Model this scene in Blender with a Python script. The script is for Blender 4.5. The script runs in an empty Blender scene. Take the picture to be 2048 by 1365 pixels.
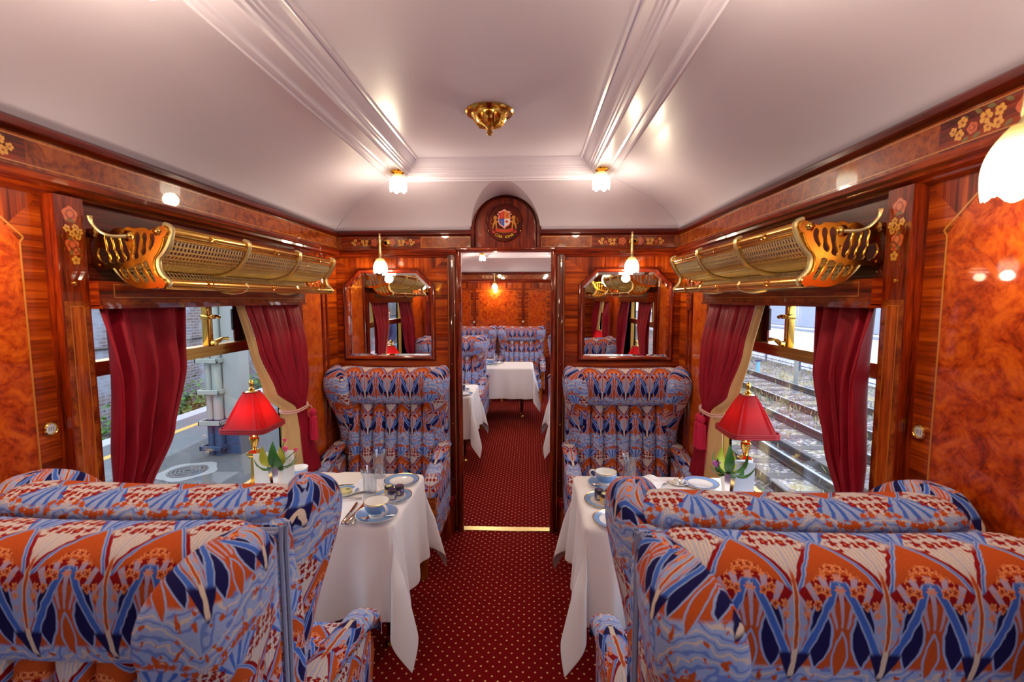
import bpy, bmesh, math, random
from mathutils import Vector, Matrix
PI = math.pi
random.seed(7)
SC = bpy.context.scene
COL = SC.collection
sin, cos = math.sin, math.cos

def S(r, g, b):
    f = lambda c: (c/255/12.92) if c/255 <= .04045 else ((c/255+.055)/1.055)**2.4
    return (f(r), f(g), f(b), 1)

# ------------------------------------------------------------------ node helpers
class G:
    def __init__(s, name):
        s.m = bpy.data.materials.new(name); s.m.use_nodes = True
        s.t = s.m.node_tree; s.t.nodes.clear()
        s.out = s.t.nodes.new('ShaderNodeOutputMaterial')
    def n(s, typ, **kw):
        nd = s.t.nodes.new(typ)
        for k, v in kw.items():
            setattr(nd, k, v)
        return nd
    def put(s, sock, v):
        if isinstance(v, V): s.t.links.new(v.s, sock)
        elif hasattr(v, 'links'): s.t.links.new(v, sock)
        elif isinstance(v, (tuple, list)) and sock.type == 'RGBA' and len(v) == 3: sock.default_value = (*v, 1)
        else: sock.default_value = v
    def m_(s, op, a, b=None, c=None):
        nd = s.n('ShaderNodeMath', operation=op)
        s.put(nd.inputs[0], a)
        if b is not None: s.put(nd.inputs[1], b)
        if c is not None: s.put(nd.inputs[2], c)
        return V(s, nd.outputs[0])
    def ss(s, e0, e1, x):                       # smoothstep, either direction
        nd = s.n('ShaderNodeMapRange', interpolation_type='SMOOTHSTEP')
        s.put(nd.inputs[0], x)
        if e0 <= e1: nd.inputs[1].default_value, nd.inputs[2].default_value = e0, e1
        else:
            nd.inputs[1].default_value, nd.inputs[2].default_value = e1, e0
            nd.inputs[3].default_value, nd.inputs[4].default_value = 1, 0
        return V(s, nd.outputs[0])
    def mix(s, f, a, b):
        nd = s.n('ShaderNodeMix', data_type='RGBA')
        s.put(nd.inputs[0], f); s.put(nd.inputs[6], a); s.put(nd.inputs[7], b)
        return nd.outputs[2]
    def uv(s):
        nd = s.n('ShaderNodeUVMap'); return nd.outputs[0]
    def coord(s, k='Object'):
        return s.n('ShaderNodeTexCoord').outputs[k]
    def xyz(s, v):
        nd = s.n('ShaderNodeSeparateXYZ'); s.put(nd.inputs[0], v)
        return [V(s, o) for o in nd.outputs]
    def vec(s, x, y, z=0.0):
        nd = s.n('ShaderNodeCombineXYZ')
        for i, v in enumerate((x, y, z)): s.put(nd.inputs[i], v)
        return nd.outputs[0]
    def scale(s, v, sc, off=(0, 0, 0)):
        nd = s.n('ShaderNodeMapping'); s.put(nd.inputs[0], v)
        nd.inputs[1].default_value = off; nd.inputs[3].default_value = sc
        return nd.outputs[0]
    def noise(s, v, scale, detail=2.0, rough=.5, dist=0.0):
        nd = s.n('ShaderNodeTexNoise'); s.put(nd.inputs['Vector'], v)
        nd.inputs['Scale'].default_value = scale; nd.inputs['Detail'].default_value = detail
        nd.inputs['Roughness'].default_value = rough; nd.inputs['Distortion'].default_value = dist
        return V(s, nd.outputs[0])
    def voro(s, v, scale, rnd=1.0, feature='F1'):
        nd = s.n('ShaderNodeTexVoronoi', feature=feature); s.put(nd.inputs['Vector'], v)
        nd.inputs['Scale'].default_value = scale; nd.inputs['Randomness'].default_value = rnd
        return nd
    def ramp(s, f, stops, interp='LINEAR'):
        nd = s.n('ShaderNodeValToRGB'); s.put(nd.inputs[0], f)
        cr = nd.color_ramp; cr.interpolation = interp
        while len(cr.elements) < len(stops): cr.elements.new(.5)
        for e, (p, c) in zip(cr.elements, stops): e.position = p; e.color = c if len(c) == 4 else (*c, 1)
        return nd.outputs[0]
    def bsdf(s, col, rough=.5, **kw):
        nd = s.n('ShaderNodeBsdfPrincipled')
        s.put(nd.inputs['Base Color'], col); s.put(nd.inputs['Roughness'], rough)
        for k, v in kw.items(): s.put(nd.inputs[k.replace('_', ' ')], v)
        s.t.links.new(nd.outputs[0], s.out.inputs[0])
        return nd
    def bump(s, h, strength=.3, dist=.01):
        nd = s.n('ShaderNodeBump'); s.put(nd.inputs['Height'], h)
        nd.inputs['Strength'].default_value = strength; nd.inputs['Distance'].default_value = dist
        return nd.outputs[0]

class V:
    def __init__(s, g, sock): s.g, s.s = g, sock
    def __add__(a, b): return a.g.m_('ADD', a, b)
    __radd__ = __add__
    def __sub__(a, b): return a.g.m_('SUBTRACT', a, b)
    def __rsub__(a, b): return a.g.m_('SUBTRACT', b, a)
    def __mul__(a, b): return a.g.m_('MULTIPLY', a, b)
    __rmul__ = __mul__
    def __truediv__(a, b): return a.g.m_('DIVIDE', a, b)
    def abs(a): return a.g.m_('ABSOLUTE', a)
    def max(a, b): return a.g.m_('MAXIMUM', a, b)
    def min(a, b): return a.g.m_('MINIMUM', a, b)
    def sin(a): return a.g.m_('SINE', a)
    def frac(a): return a.g.m_('FRACT', a)
    def lt(a, b): return a.g.m_('LESS_THAN', a, b)
    def gt(a, b): return a.g.m_('GREATER_THAN', a, b)
    def atan2(a, b): return a.g.m_('ARCTAN2', a, b)
    def sqrt(a): return a.g.m_('SQRT', a)
    def pp(a, b): return a.g.m_('PINGPONG', a, b)

M = {}
def simple(name, col, rough=.5, **kw):
    g = G(name); g.bsdf(col, rough, **kw); M[name] = g.m; return g.m

# ------------------------------------------------------------------ woven peacock-fan upholstery
def make_fabric(name, P=.15, H=.345):
    g = G(name)
    u, v, _ = g.xyz(g.uv())
    wx = g.noise(g.uv(), 60, 1, .5) - .5                     # slight wobble of the weave
    x = (u*(1/P) + wx*.03).pp(.5)
    y = (v*(1/H)).frac()*(H/P) + wx*.03
    w = g.noise(g.uv(), 14, 2, .5) - .5
    PALE, BLUE, NAVY = S(148, 168, 216), S(64, 104, 196), S(26, 24, 78)
    CREAM, ORG, RED, FLO = S(214, 196, 180), S(182, 80, 33), S(136, 14, 20), S(228, 140, 88)
    def over(c, mask, col): return g.mix(mask, c, col)
    sw = (y*32.78 + x*10 + w*34).sin()
    c = g.mix(g.ss(.72, .9, sw)*.65, PALE, BLUE)
    c = g.mix(g.ss(-.78, -.92, sw)*.8, c, CREAM)
    curl = g.noise(g.uv(), 52, 1.0, .5, .6)
    c = g.mix(g.ss(.62, .65, curl), c, ORG)
    ym = (y - .86).max(0.0)
    xb = .49 - ym*(.10 + ym*.74)
    d = x - xb
    yin = g.ss(.30, .36, y)*g.ss(1.74, 1.70, y)
    ex = .5 - x
    def blossom(px, py, sc_, rnd):                           # distance to the nearest flower centre, scalloped into five petals
        vo = g.voro(g.vec(px, py), sc_, rnd); qx, qy, _z = g.xyz(vo.outputs['Position'])
        th = (px - qx).atan2(py - qy)
        return V(g, vo.outputs['Distance']) - (th*5).sin()*.085
    dv = blossom(x + 0.0, y, 8.5, .35); dv2 = blossom(x + .03, y, 7.6, .25)
    # cream fan with fine ribs between two arches
    an = ex.atan2(y - .62)
    fan = g.ss(.05, .06, d)*g.ss(.96, 1.06, y)*g.ss(2.0, 1.94, y + ex*.9)
    rib = g.ss(.5, .9, (an*110).sin())
    c = over(c, fan, g.mix(rib, CREAM, PALE))
    # stem and twigs above the arch, blossoms at their tips
    r3 = (x*x + (y - 1.5)*(y - 1.5)).sqrt()
    a3 = x.atan2(y - 1.5)
    tw = g.ss(.48, .46, r3)*g.ss(.85, .8, a3)*g.ss(.06, .1, r3)
    c = over(c, tw, PALE)
    c = over(c, tw*g.ss(.25, .6, (a3*17 + 1.57).sin()), BLUE)
    c = over(c, g.ss(.035, .028, x)*g.ss(1.45, 1.5, y)*g.ss(1.92, 1.86, y), BLUE)
    fl2 = g.ss(.085, .07, (r3 - .53).abs())*g.ss(.95, .9, a3)
    c = over(c, fl2*g.ss(.44, .36, dv), ORG)
    # arch field and its outlines
    fld = g.ss(.0, -.012, d)*yin
    c = over(c, fld, ORG)
    c = over(c, g.ss(.036, .03, (d - .018).abs())*yin, PALE)
    c = over(c, g.ss(.012, .007, (d - .016).abs())*yin, BLUE)
    c = over(c, g.ss(.030, .022, (d - .066).abs())*g.ss(.92, 1.1, y)*g.ss(1.62, 1.48, y), RED)
    # rays under the flower band
    r2 = (x*x + (y - .50)*(y - .50)).sqrt()
    a2 = x.atan2(y - .50)
    ray = g.ss(.74, .72, r2)*g.ss(.22, .26, r2)*g.ss(.80, .76, a2)
    c = over(c, ray*g.ss(.47, .52, r2), RED)
    c = over(c, ray*g.ss(.1, .4, (a2*25 + 1.57).sin()), S(176, 160, 190))
    # navy eyes
    yy = y - .66
    ey = (x - .235 - yy*yy*.25).abs()*(1/.118) + yy*yy*(1/.105)
    c = over(c, g.ss(1.26, 1.18, ey), PALE)
    c = over(c, g.ss(1.02, .95, ey), NAVY)
    # crossing blue straps
    st = ((y - .30)*.54 - (.5 - x)).abs()
    lim = g.ss(1.18, 1.14, y)*g.ss(.28, .32, y)
    c = over(c, g.ss(.062, .054, st)*lim, PALE)
    c = over(c, g.ss(.040, .033, st)*lim, BLUE)
    # orange spindle
    sp = x*(1/.07) + (y - .45)*(y - .45)*(1/.055)
    c = over(c, g.ss(1.35, 1.25, sp), PALE)
    c = over(c, g.ss(1.0, .93, sp), ORG)
    # navy dart and pale bird at the tile edge
    dt = ex - (y - .16)*.52
    dl = g.ss(.16, .18, y)*g.ss(.52, .46, y)
    c = over(c, g.ss(.02, .0, dt)*dl, NAVY)
    bird = ex*(1/.12) + (y - .74)*(y - .74)*(1/.08)
    c = over(c, g.ss(1.05, .95, bird + w*1.4), PALE)
    c = over(c, g.ss(.034, .028, ex)*g.ss(.18, .24, y)*g.ss(1.2, 1.1, y), CREAM)
    c = over(c, g.ss(.022, .016, ex)*g.ss(.5, .54, y)*g.ss(1.3, 1.2, y), ORG)
    # flower band in the arch
    band = (y - 1.2 + x*x*2.3).abs()
    bm = g.ss(.15, .13, band)*g.ss(-.02, -.04, d)
    c = over(c, bm*g.ss(.44, .36, dv), FLO)
    c = over(c, bm*g.ss(.24, .17, dv), S(146, 40, 20))
    # red blossoms crowning the fan
    rb = g.ss(.17, .15, (y - 1.70 + ex*ex*1.2).abs())*g.ss(.36, .33, ex)*g.ss(.08, .1, d)
    c = over(c, rb*g.ss(.44, .38, dv2), RED)
    c = over(c, rb*g.ss(.10, .06, dv2), FLO)
    fine = g.noise(g.uv(), 420, 1, .5)
    hs = g.n('ShaderNodeHueSaturation'); g.put(hs.inputs['Color'], c)
    g.put(hs.inputs['Value'], fine*.5 + .72)
    b = g.bsdf(hs.outputs[0], .9, Specular_IOR_Level=.12)
    g.put(b.inputs['Normal'], g.bump(fine, .25, .002))
    M[name] = g.m
make_fabric('fabric')

# ------------------------------------------------------------------ woods (grain runs along U, metres)
def make_wood(name, dark, mid, light, su, sv, burl=False, rough=.32, coat=1.0, ribbon=0):
    g = G(name); uv = g.uv()
    if burl:
        n1 = g.noise(g.scale(uv, (1, 1, 1)), 15, 6, .68, 1.3)
        n2 = g.noise(uv, 70, 3, .6, .6)
        f = n1*.75 + n2*.25
        c = g.ramp(f, [(.34, dark), (.46, mid), (.60, light)])
    else:
        n1 = g.noise(g.scale(uv, (su, sv, 1)), 1, 4, .6, .4)
        n2 = g.noise(g.scale(uv, (su*6, sv*7, 1)), 1, 2, .5)
        f = n1*.72 + n2*.28
        c = g.ramp(f, [(.37, dark), (.5, mid), (.62, light)])
    g.bsdf(c, rough, Coat_Weight=coat, Coat_Roughness=.03, Coat_IOR=1.42, Specular_IOR_Level=.15)
    M[name] = g.m
make_wood('mahogany', S(60, 11, 1), S(116, 31, 5), S(154, 56, 9), 3.0, 40)
make_wood('mahogany_dark', S(44, 5, 0), S(84, 13, 2), S(110, 24, 3), 3.0, 34, coat=.5)
make_wood('sapele', S(74, 14, 1), S(148, 52, 6), S(196, 88, 16), .8, 26)
make_wood('walnut', S(112, 36, 2), S(172, 74, 10), S(204, 104, 24), 4, 60)
make_wood('burl', S(96, 20, 1), S(166, 54, 5), S(206, 92, 14), 1, 1, burl=True)
make_wood('burl_pale', S(140, 42, 2), S(184, 72, 6), S(208, 100, 18), 1, 1, burl=True)
make_wood('burl_brown', S(72, 18, 1), S(128, 50, 8), S(166, 82, 22), 1, 1, burl=True)
make_wood('table_wood', S(50, 14, 5), S(86, 30, 12), S(110, 46, 18), 3, 30)
make_wood('chair_wood', S(120, 48, 10), S(172, 84, 22), S(196, 108, 36), 3, 30, rough=.4, coat=.4)
simple('stringing', S(196, 122, 38), .35, Coat_Weight=1.0)
simple('inlay_rose', S(206, 92, 40), .35, Coat_Weight=1.0)
simple('inlay_yellow', S(226, 158, 58), .35, Coat_Weight=1.0)
simple('inlay_leaf', S(112, 92, 32), .35, Coat_Weight=1.0)
simple('inlay_dark', S(150, 50, 22), .35, Coat_Weight=1.0)

# ------------------------------------------------------------------ metals, cloth, glass, china
simple('brass', S(236, 190, 92), .16, Metallic=1.0)
simple('brass_orange', S(238, 172, 62), .2, Metallic=1.0)
simple('brass_pale', S(240, 222, 160), .33, Metallic=1.0)
simple('brass_old', S(196, 150, 76), .3, Metallic=1.0)
simple('silver', S(226, 222, 216), .12, Metallic=1.0)
simple('china', S(244, 244, 242), .12, Coat_Weight=.6)
simple('china_blue', S(128, 168, 220), .15, Coat_Weight=.6)
simple('gilt', S(230, 190, 100), .2, Metallic=1.0)
simple('paper', S(238, 234, 228), .8)
simple('paper_blue', S(208, 214, 232), .7)
simple('lid_dark', S(40, 34, 44), .3)
simple('jam_purple', S(74, 54, 110), .15, Coat_Weight=1.0)
simple('jam_amber', S(222, 160, 30), .15, Coat_Weight=1.0)
simple('jam_label', S(196, 190, 170), .6)
simple('butter', S(216, 206, 150), .5)
simple('leaf', S(46, 104, 36), .45)
simple('leaf_lime', S(166, 172, 40), .5)
simple('petal_pink', S(236, 90, 140), .6)
simple('petal_mauve', S(196, 90, 190), .6)
simple('rope', S(220, 170, 160), .8)
simple('tassel', S(196, 12, 64), .75)
simple('lining', S(214, 176, 120), .85)
simple('white_paint', S(222, 214, 232), .3, Coat_Weight=.25, Coat_Roughness=.15)
simple('black', S(14, 12, 12), .4)
def make_curtain():
    g = G('curtain'); n = g.noise(g.scale(g.uv(), (60, 8, 1)), 1, 3, .6)
    c = g.ramp(n, [(.3, S(124, 6, 28)), (.7, S(158, 10, 38))])
    g.bsdf(c, .6, Sheen_Weight=.12, Sheen_Roughness=.35, Sheen_Tint=(1, .15, .3, 1), Specular_IOR_Level=.25); M['curtain'] = g.m
make_curtain()
def make_linen():
    g = G('linen'); n = g.noise(g.coord(), 300, 2, .5)
    b = g.bsdf(S(244, 242, 246), .75, Sheen_Weight=.1)
    g.put(b.inputs['Normal'], g.bump(n, .06, .001)); M['linen'] = g.m
make_linen()
def make_carpet():
    g = G('carpet'); x, y, z = g.xyz(g.coord())
    P = .054
    def dots(ox, oy):
        a = ((x + ox)*(1/P)).frac() - .5; b = ((y + oy)*(1/P)).frac() - .5
        return (a*a + b*b).sqrt()
    d = dots(0, 0).min(dots(P/2, P/2))
    n = g.noise(g.coord(), 260, 2, .6)
    base = g.ramp(n, [(.3, S(92, 4, 8)), (.7, S(128, 8, 12))])
    c = g.mix(g.ss(.10, .07, d), base, S(226, 176, 130))
    b = g.bsdf(c, .95, Specular_IOR_Level=.1)
    g.put(b.inputs['Normal'], g.bump(n, .4, .003)); M['carpet'] = g.m
make_carpet()
def make_pane(name, tint, refl=1.5):
    g = G(name)
    t = g.n('ShaderNodeBsdfTransparent'); t.inputs[0].default_value = tint
    s_ = g.n('ShaderNodeBsdfGlossy'); s_.inputs['Roughness'].default_value = 0.0
    lw = g.n('ShaderNodeLayerWeight'); lw.inputs[0].default_value = .5
    fc = V(g, lw.outputs['Facing']); f = (fc*fc*fc*fc*(.95 if refl < 1.6 else .9)+(.035 if refl < 1.6 else .10)).s.node
    m = g.n('ShaderNodeMixShader')
    g.t.links.new(f.outputs[0], m.inputs[0]); g.t.links.new(t.outputs[0], m.inputs[1]); g.t.links.new(s_.outputs[0], m.inputs[2])
    g.t.links.new(m.outputs[0], g.out.inputs[0]); M[name] = g.m
make_pane('pane', (.97, .98, .98, 1), 1.45)
make_pane('crystal', (.93, .95, .97, 1), 1.7)
simple('mirror_glass', (.86, .85, .83, 1), .0, Metallic=1.0)
def make_silk():
    g = G('shade_silk')
    n = g.noise(g.scale(g.uv(), (26, 1.5, 1)), 1, 2, .5)
    c = g.ramp(n, [(.3, S(100, 1, 14)), (.7, S(158, 5, 36))])
    d = g.n('ShaderNodeBsdfPrincipled'); g.put(d.inputs['Base Color'], c); d.inputs['Roughness'].default_value = .45
    d.inputs['Specular IOR Level'].default_value = .3
    t = g.n('ShaderNodeBsdfTranslucent'); g.put(t.inputs[0], S(214, 10, 6))
    m = g.n('ShaderNodeMixShader'); m.inputs[0].default_value = .5
    g.t.links.new(d.outputs[0], m.inputs[1]); g.t.links.new(t.outputs[0], m.inputs[2])
    g.t.links.new(m.outputs[0], g.out.inputs[0]); M['shade_silk'] = g.m
make_silk()
simple('braid', S(150, 20, 34), .8)
def make_lampglass():                                        # lit tulip glass: amber at the collar, white at the rim
    g = G('lamp_glass'); _, _, z = g.xyz(g.coord('Generated'))
    c = g.ramp(z, [(.0, (1, .93, .80, 1)), (.55, (1, .86, .58, 1)), (.95, (1, .56, .16, 1))])
    st = g.ss(1.0, .35, z)*5.0 + 1.1
    e = g.n('ShaderNodeEmission'); g.put(e.inputs[0], c); g.put(e.inputs[1], st)
    g.t.links.new(e.outputs[0], g.out.inputs[0]); M['lamp_glass'] = g.m
make_lampglass()
# ------------------------------------------------------------------ geometry helpers
class MB:
    def __init__(s, xf=None, grain=None):
        s.v, s.f, s.mi, s.uv, s.xf, s.grain, s.mats = [], [], [], [], xf, grain, []
    def mat(s, m):
        if m is None: return 0
        if m not in s.mats: s.mats.append(m)
        return s.mats.index(m)
    def pt(s, p):
        s.v.append(tuple(p)); return len(s.v)-1
    def auto(s, ps, grain):
        a, b, c = Vector(ps[0]), Vector(ps[1]), Vector(ps[2])
        n = (b-a).cross(c-a)
        if len(ps) > 3: n = (c-a).cross(Vector(ps[3])-b)
        ax = max(range(3), key=lambda i: abs(n[i]))
        o = [(1, 2), (0, 2), (0, 1)][ax]
        g = 'xyz'.find(grain) if grain else -1
        if g == o[1]: o = (o[1], o[0])
        return [(p[o[0]], p[o[1]]) for p in ps]
    def face(s, ps, m=None, uv=None, grain=None):
        i = [s.pt(p) for p in ps]
        s.f.append(i); s.mi.append(s.mat(m)); s.uv.append(uv or s.auto(ps, grain or s.grain))
    def idx(s, ii, m=None, uv=None, grain=None):
        s.f.append(list(ii)); s.mi.append(s.mat(m)); s.uv.append(uv or s.auto([s.v[k] for k in ii], grain or s.grain))
    def box(s, a, b, m=None, grain=None):
        (x0, y0, z0), (x1, y1, z1) = [min(p, q) for p, q in zip(a, b)], [max(p, q) for p, q in zip(a, b)]
        k = [s.pt(p) for p in ((x0,y0,z0),(x1,y0,z0),(x1,y1,z0),(x0,y1,z0),(x0,y0,z1),(x1,y0,z1),(x1,y1,z1),(x0,y1,z1))]
        for q in ((0,3,2,1),(4,5,6,7),(0,1,5,4),(1,2,6,5),(2,3,7,6),(3,0,4,7)): s.idx([k[j] for j in q], m, grain=grain)
    def rbox(s, a, b, r=.01, seg=3, m=None, grain=None):      # box with rounded edges
        bm = bmesh.new(); bmesh.ops.create_cube(bm, size=1)
        c = [(p+q)/2 for p, q in zip(a, b)]; d = [abs(q-p) for p, q in zip(a, b)]
        for v in bm.verts: v.co = [c[i]+v.co[i]*d[i] for i in range(3)]
        bmesh.ops.bevel(bm, geom=bm.edges[:], offset=min(r, min(d)*.49), segments=seg, profile=.5, affect='EDGES')
        s.add_bm(bm, m, grain)
    def add_bm(s, bm, m=None, grain=None):
        o = len(s.v)
        bm.verts.index_update()
        for v in bm.verts: s.v.append(tuple(v.co))
        for f in bm.faces: s.idx([o+v.index for v in f.verts], m, grain=grain)
        bm.free()
    def grid(s, fn, nu, nv, m=None, uvfn=None, cu=False, cv=False):
        P = [[fn(i/nu, j/nv) for j in range(nv+1)] for i in range(nu+1)]
        K = [[s.pt(P[i][j]) for j in range(nv + (0 if cv else 1))] for i in range(nu + (0 if cu else 1))]
        U = len(K); W = len(K[0])
        for i in range(nu):
            for j in range(nv):
                q = (K[i][j], K[(i+1) % U][j], K[(i+1) % U][(j+1) % W], K[i][(j+1) % W])
                uv = [uvfn(a/nu, b/nv) for a, b in ((i, j), (i+1, j), (i+1, j+1), (i, j+1))] if uvfn else None
                s.idx(q, m, uv)
    def lathe(s, prof, n=24, c=(0, 0, 0), m=None, ax='z', flute=0, fa=0.0):
        for k in range(len(prof)-1):
            (r0, z0), (r1, z1) = prof[k], prof[k+1]
        cx, cy, cz = c
        def fn(u, t):
            k = min(int(round(t*(len(prof)-1))), len(prof)-1)
            r, z = prof[k]; a = u*2*PI
            if flute: r = r*(1+fa*cos(a*flute))
            if ax == 'z': return (cx+r*cos(a), cy+r*sin(a), cz+z)
            if ax == 'y': return (cx+r*cos(a), cy+z, cz+r*sin(a))
            return (cx+z, cy+r*cos(a), cz+r*sin(a))
        L = [0]
        for k in range(len(prof)-1): L.append(L[-1]+math.hypot(prof[k+1][0]-prof[k][0], prof[k+1][1]-prof[k][1]))
        rm = max(p[0] for p in prof)
        s.grid(fn, n, len(prof)-1, m, lambda u, t: (u*2*PI*rm, L[min(int(round(t*(len(prof)-1))), len(prof)-1)]), cu=True)
    def tube(s, pts, r, n=8, m=None, cap=True, closed=False, scale=None, sm=0):
        if sm:                                              # Catmull-Rom smoothing of the path
            rr = list(r) if isinstance(r, (list, tuple)) else [r]*len(pts)
            Q = [Vector(p) for p in pts]; o, q = [], []
            for i in range(len(Q)-1):
                a, b_, c, d = Q[max(i-1, 0)], Q[i], Q[i+1], Q[min(i+2, len(Q)-1)]
                for k in range(sm):
                    t = k/sm
                    o.append(.5*((2*b_)+(c-a)*t+(2*a-5*b_+4*c-d)*t*t+(3*b_-a-3*c+d)*t**3)); q.append(rr[i]+(rr[i+1]-rr[i])*t)
            o.append(Q[-1]); q.append(rr[-1]); pts, r = o, q
        P = [Vector(p) for p in pts]; N = len(P)
        R = r if isinstance(r, (list, tuple)) else [r]*N
        up = None; rings = []; L = 0
        for i, p in enumerate(P):
            if closed: t = P[(i+1) % N]-P[i-1]
            else: t = P[min(i+1, N-1)]-P[max(i-1, 0)]
            t.normalize()
            if up is None:
                up = Vector((0, 0, 1)) if abs(t.z) < .9 else Vector((1, 0, 0))
            a = t.cross(up).normalized(); b = a.cross(t).normalized(); up = b
            if i: L += (p-P[i-1]).length
            rings.append(([s.pt(p+(a*cos(2*PI*k/n)+b*sin(2*PI*k/n)*(scale or 1))*R[i]) for k in range(n)], L))
        for i in range(N if closed else N-1):
            (A, l0), (B, l1) = rings[i], rings[(i+1) % N]
            for k in range(n):
                s.idx((A[k], A[(k+1) % n], B[(k+1) % n], B[k]), m, [(l0, k*.01), (l0, k*.01+.01), (l1, k*.01+.01), (l1, k*.01)])
        if cap and not closed:
            s.idx(rings[0][0][::-1], m); s.idx(rings[-1][0], m)
    def prism(s, poly, z0, z1, m=None, fn=None, grain=None):    # poly in 2-D, extruded; fn maps (a,b,h) to a point
        fn = fn or (lambda a, b, h: (a, b, h))
        n = len(poly); A = [s.pt(fn(a, b, z0)) for a, b in poly]; B = [s.pt(fn(a, b, z1)) for a, b in poly]
        s.idx(A[::-1], m, grain=grain); s.idx(B, m, grain=grain)
        for i in range(n): s.idx((A[i], A[(i+1) % n], B[(i+1) % n], B[i]), m, grain=grain)
    def sweep(s, prof, path, m=None, closed=False, grain_u=True):   # prof: list of (offset, z) added along a path of (point, outward normal)
        K = [[s.pt((p[0]+nx*o, p[1]+ny*o, z)) for o, z in prof] for p, (nx, ny) in path]
        L = [0]; W = [0]
        for i in range(1, len(path)): L.append(L[-1]+math.dist(path[i][0], path[i-1][0]))
        for i in range(1, len(prof)): W.append(W[-1]+math.dist(prof[i], prof[i-1]))
        N = len(path)
        for i in range(N if closed else N-1):
            j = (i+1) % N
            l1 = L[j] if j else L[-1]+math.dist(path[-1][0], path[0][0])
            for k in range(len(prof)-1):
                s.idx((K[i][k], K[j][k], K[j][k+1], K[i][k+1]), m, [(L[i], W[k]), (l1, W[k]), (l1, W[k+1]), (L[i], W[k+1])])
    def build(s, name, mats, parent=None, smooth=True, recalc=True, angle=40, loc=None):
        me = bpy.data.meshes.new(name)
        V_ = [s.xf(*p) for p in s.v] if s.xf else s.v
        me.from_pydata(V_, [], s.f)
        uvl = me.uv_layers.new(name='UVMap')
        flat = [c for f in s.uv for p in f for c in p]
        uvl.data.foreach_set('uv', flat)
        me.polygons.foreach_set('material_index', s.mi)
        use = s.mats if s.mats else ([mats] if isinstance(mats, str) else mats)
        for k in use: me.materials.append(M[k])
        bm = bmesh.new(); bm.from_mesh(me)
        bmesh.ops.remove_doubles(bm, verts=bm.verts, dist=1e-5)
        if recalc: bmesh.ops.recalc_face_normals(bm, faces=bm.faces)
        bm.to_mesh(me); bm.free()
        if smooth:
            me.polygons.foreach_set('use_smooth', [True]*len(me.polygons))
            me.set_sharp_from_angle(angle=math.radians(angle))
        o = bpy.data.objects.new(name, me); COL.objects.link(o)
        if parent: o.parent = parent
        if loc: o.location = loc
        return o

def tag(o, label, cat, group=None, kind=None):
    o['label'] = label; o['category'] = cat
    if group: o['group'] = group
    if kind: o['kind'] = kind
    return o
def thing(name, label, cat, loc=(0, 0, 0), rz=0, group=None):
    o = bpy.data.objects.new(name, None); COL.objects.link(o); o.empty_display_size = .1
    o.location = loc; o.rotation_euler = (0, 0, rz)
    return tag(o, label, cat, group)
def struct(o, label=None):
    o['kind'] = 'structure'
    if label: o['label'] = label
    return o
def dup(root, loc, rz=0, label=None, group=None, sc=None):
    r = root.copy(); COL.objects.link(r); r.location = loc; r.rotation_euler = (0, 0, rz)
    if sc: r.scale = sc
    if label: r['label'] = label
    if group: r['group'] = group
    for ch in list(root.children):
        c = ch.copy(); COL.objects.link(c); c.parent = r
        for g in list(ch.children):
            d = g.copy(); COL.objects.link(d); d.parent = c
    return r
def curve_mesh(name, splines, depth, mat, parent, fn, bevel=.0):
    """flat outline with holes, extruded; fn maps (a, b, h) into place"""
    cu = bpy.data.curves.new('outline', 'CURVE'); cu.dimensions = '2D'; cu.fill_mode = 'BOTH'; cu.extrude = depth/2; cu.bevel_depth = bevel; cu.bevel_resolution = 1
    for pts, smooth in splines:
        sp = cu.splines.new('BEZIER' if smooth else 'POLY')
        if smooth:
            sp.bezier_points.add(len(pts)-1)
            for b, p in zip(sp.bezier_points, pts):
                b.co = (*p, 0); b.handle_left_type = b.handle_right_type = 'AUTO'
        else:
            sp.points.add(len(pts)-1)
            for b, p in zip(sp.points, pts): b.co = (*p, 0, 1)
        sp.use_cyclic_u = True; sp.resolution_u = 4
    return to_mesh(name, cu, mat, parent, fn)
def to_mesh(name, cu, mat, parent, fn):
    o = bpy.data.objects.new('tmp', cu); COL.objects.link(o)
    bpy.context.view_layer.update()
    me = bpy.data.meshes.new_from_object(o.evaluated_get(bpy.context.evaluated_depsgraph_get()))
    bpy.data.objects.remove(o); bpy.data.curves.remove(cu)
    for v in me.vertices: v.co = fn(*v.co)
    me.name = name; me.materials.clear(); me.materials.append(M[mat])
    if not me.uv_layers: me.uv_layers.new(name='UVMap')
    r = bpy.data.objects.new(name, me); COL.objects.link(r)
    if parent: r.parent = parent
    return r
def text_mesh(name, body, size, depth, mat, parent, fn, spacing=1.0):
    cu = bpy.data.curves.new('lettering', 'FONT'); cu.body = body; cu.size = size; cu.extrude = depth
    cu.align_x = 'CENTER'; cu.align_y = 'CENTER'; cu.space_character = spacing
    return to_mesh(name, cu, mat, parent, fn)
def fan_poly(cx, cy, r, n, a0=0, f=None):
    return [(cx+r*(f(k) if f else 1)*cos(a0+2*PI*k/n), cy+r*(f(k) if f else 1)*sin(a0+2*PI*k/n)) for k in range(n)]
YM = .95                      # the saloon is symmetrical about this cross plane
def my(y): return 2*YM-y
# ------------------------------------------------------------------ the saloon shell
DW = .318; DH = 1.975
END = 3.195; REAR = my(END); FAR = 8.0
WY0, WY1, SILL, HEAD = 1.335, 2.60, .70, 1.625
b = MB(); b.box((-1.30, REAR-.1, -.06), (1.30, FAR+.1, 0), 'carpet')
struct(b.build('floor', 'carpet', smooth=False), 'dark red carpet with small gold dots along the aisle')

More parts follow.
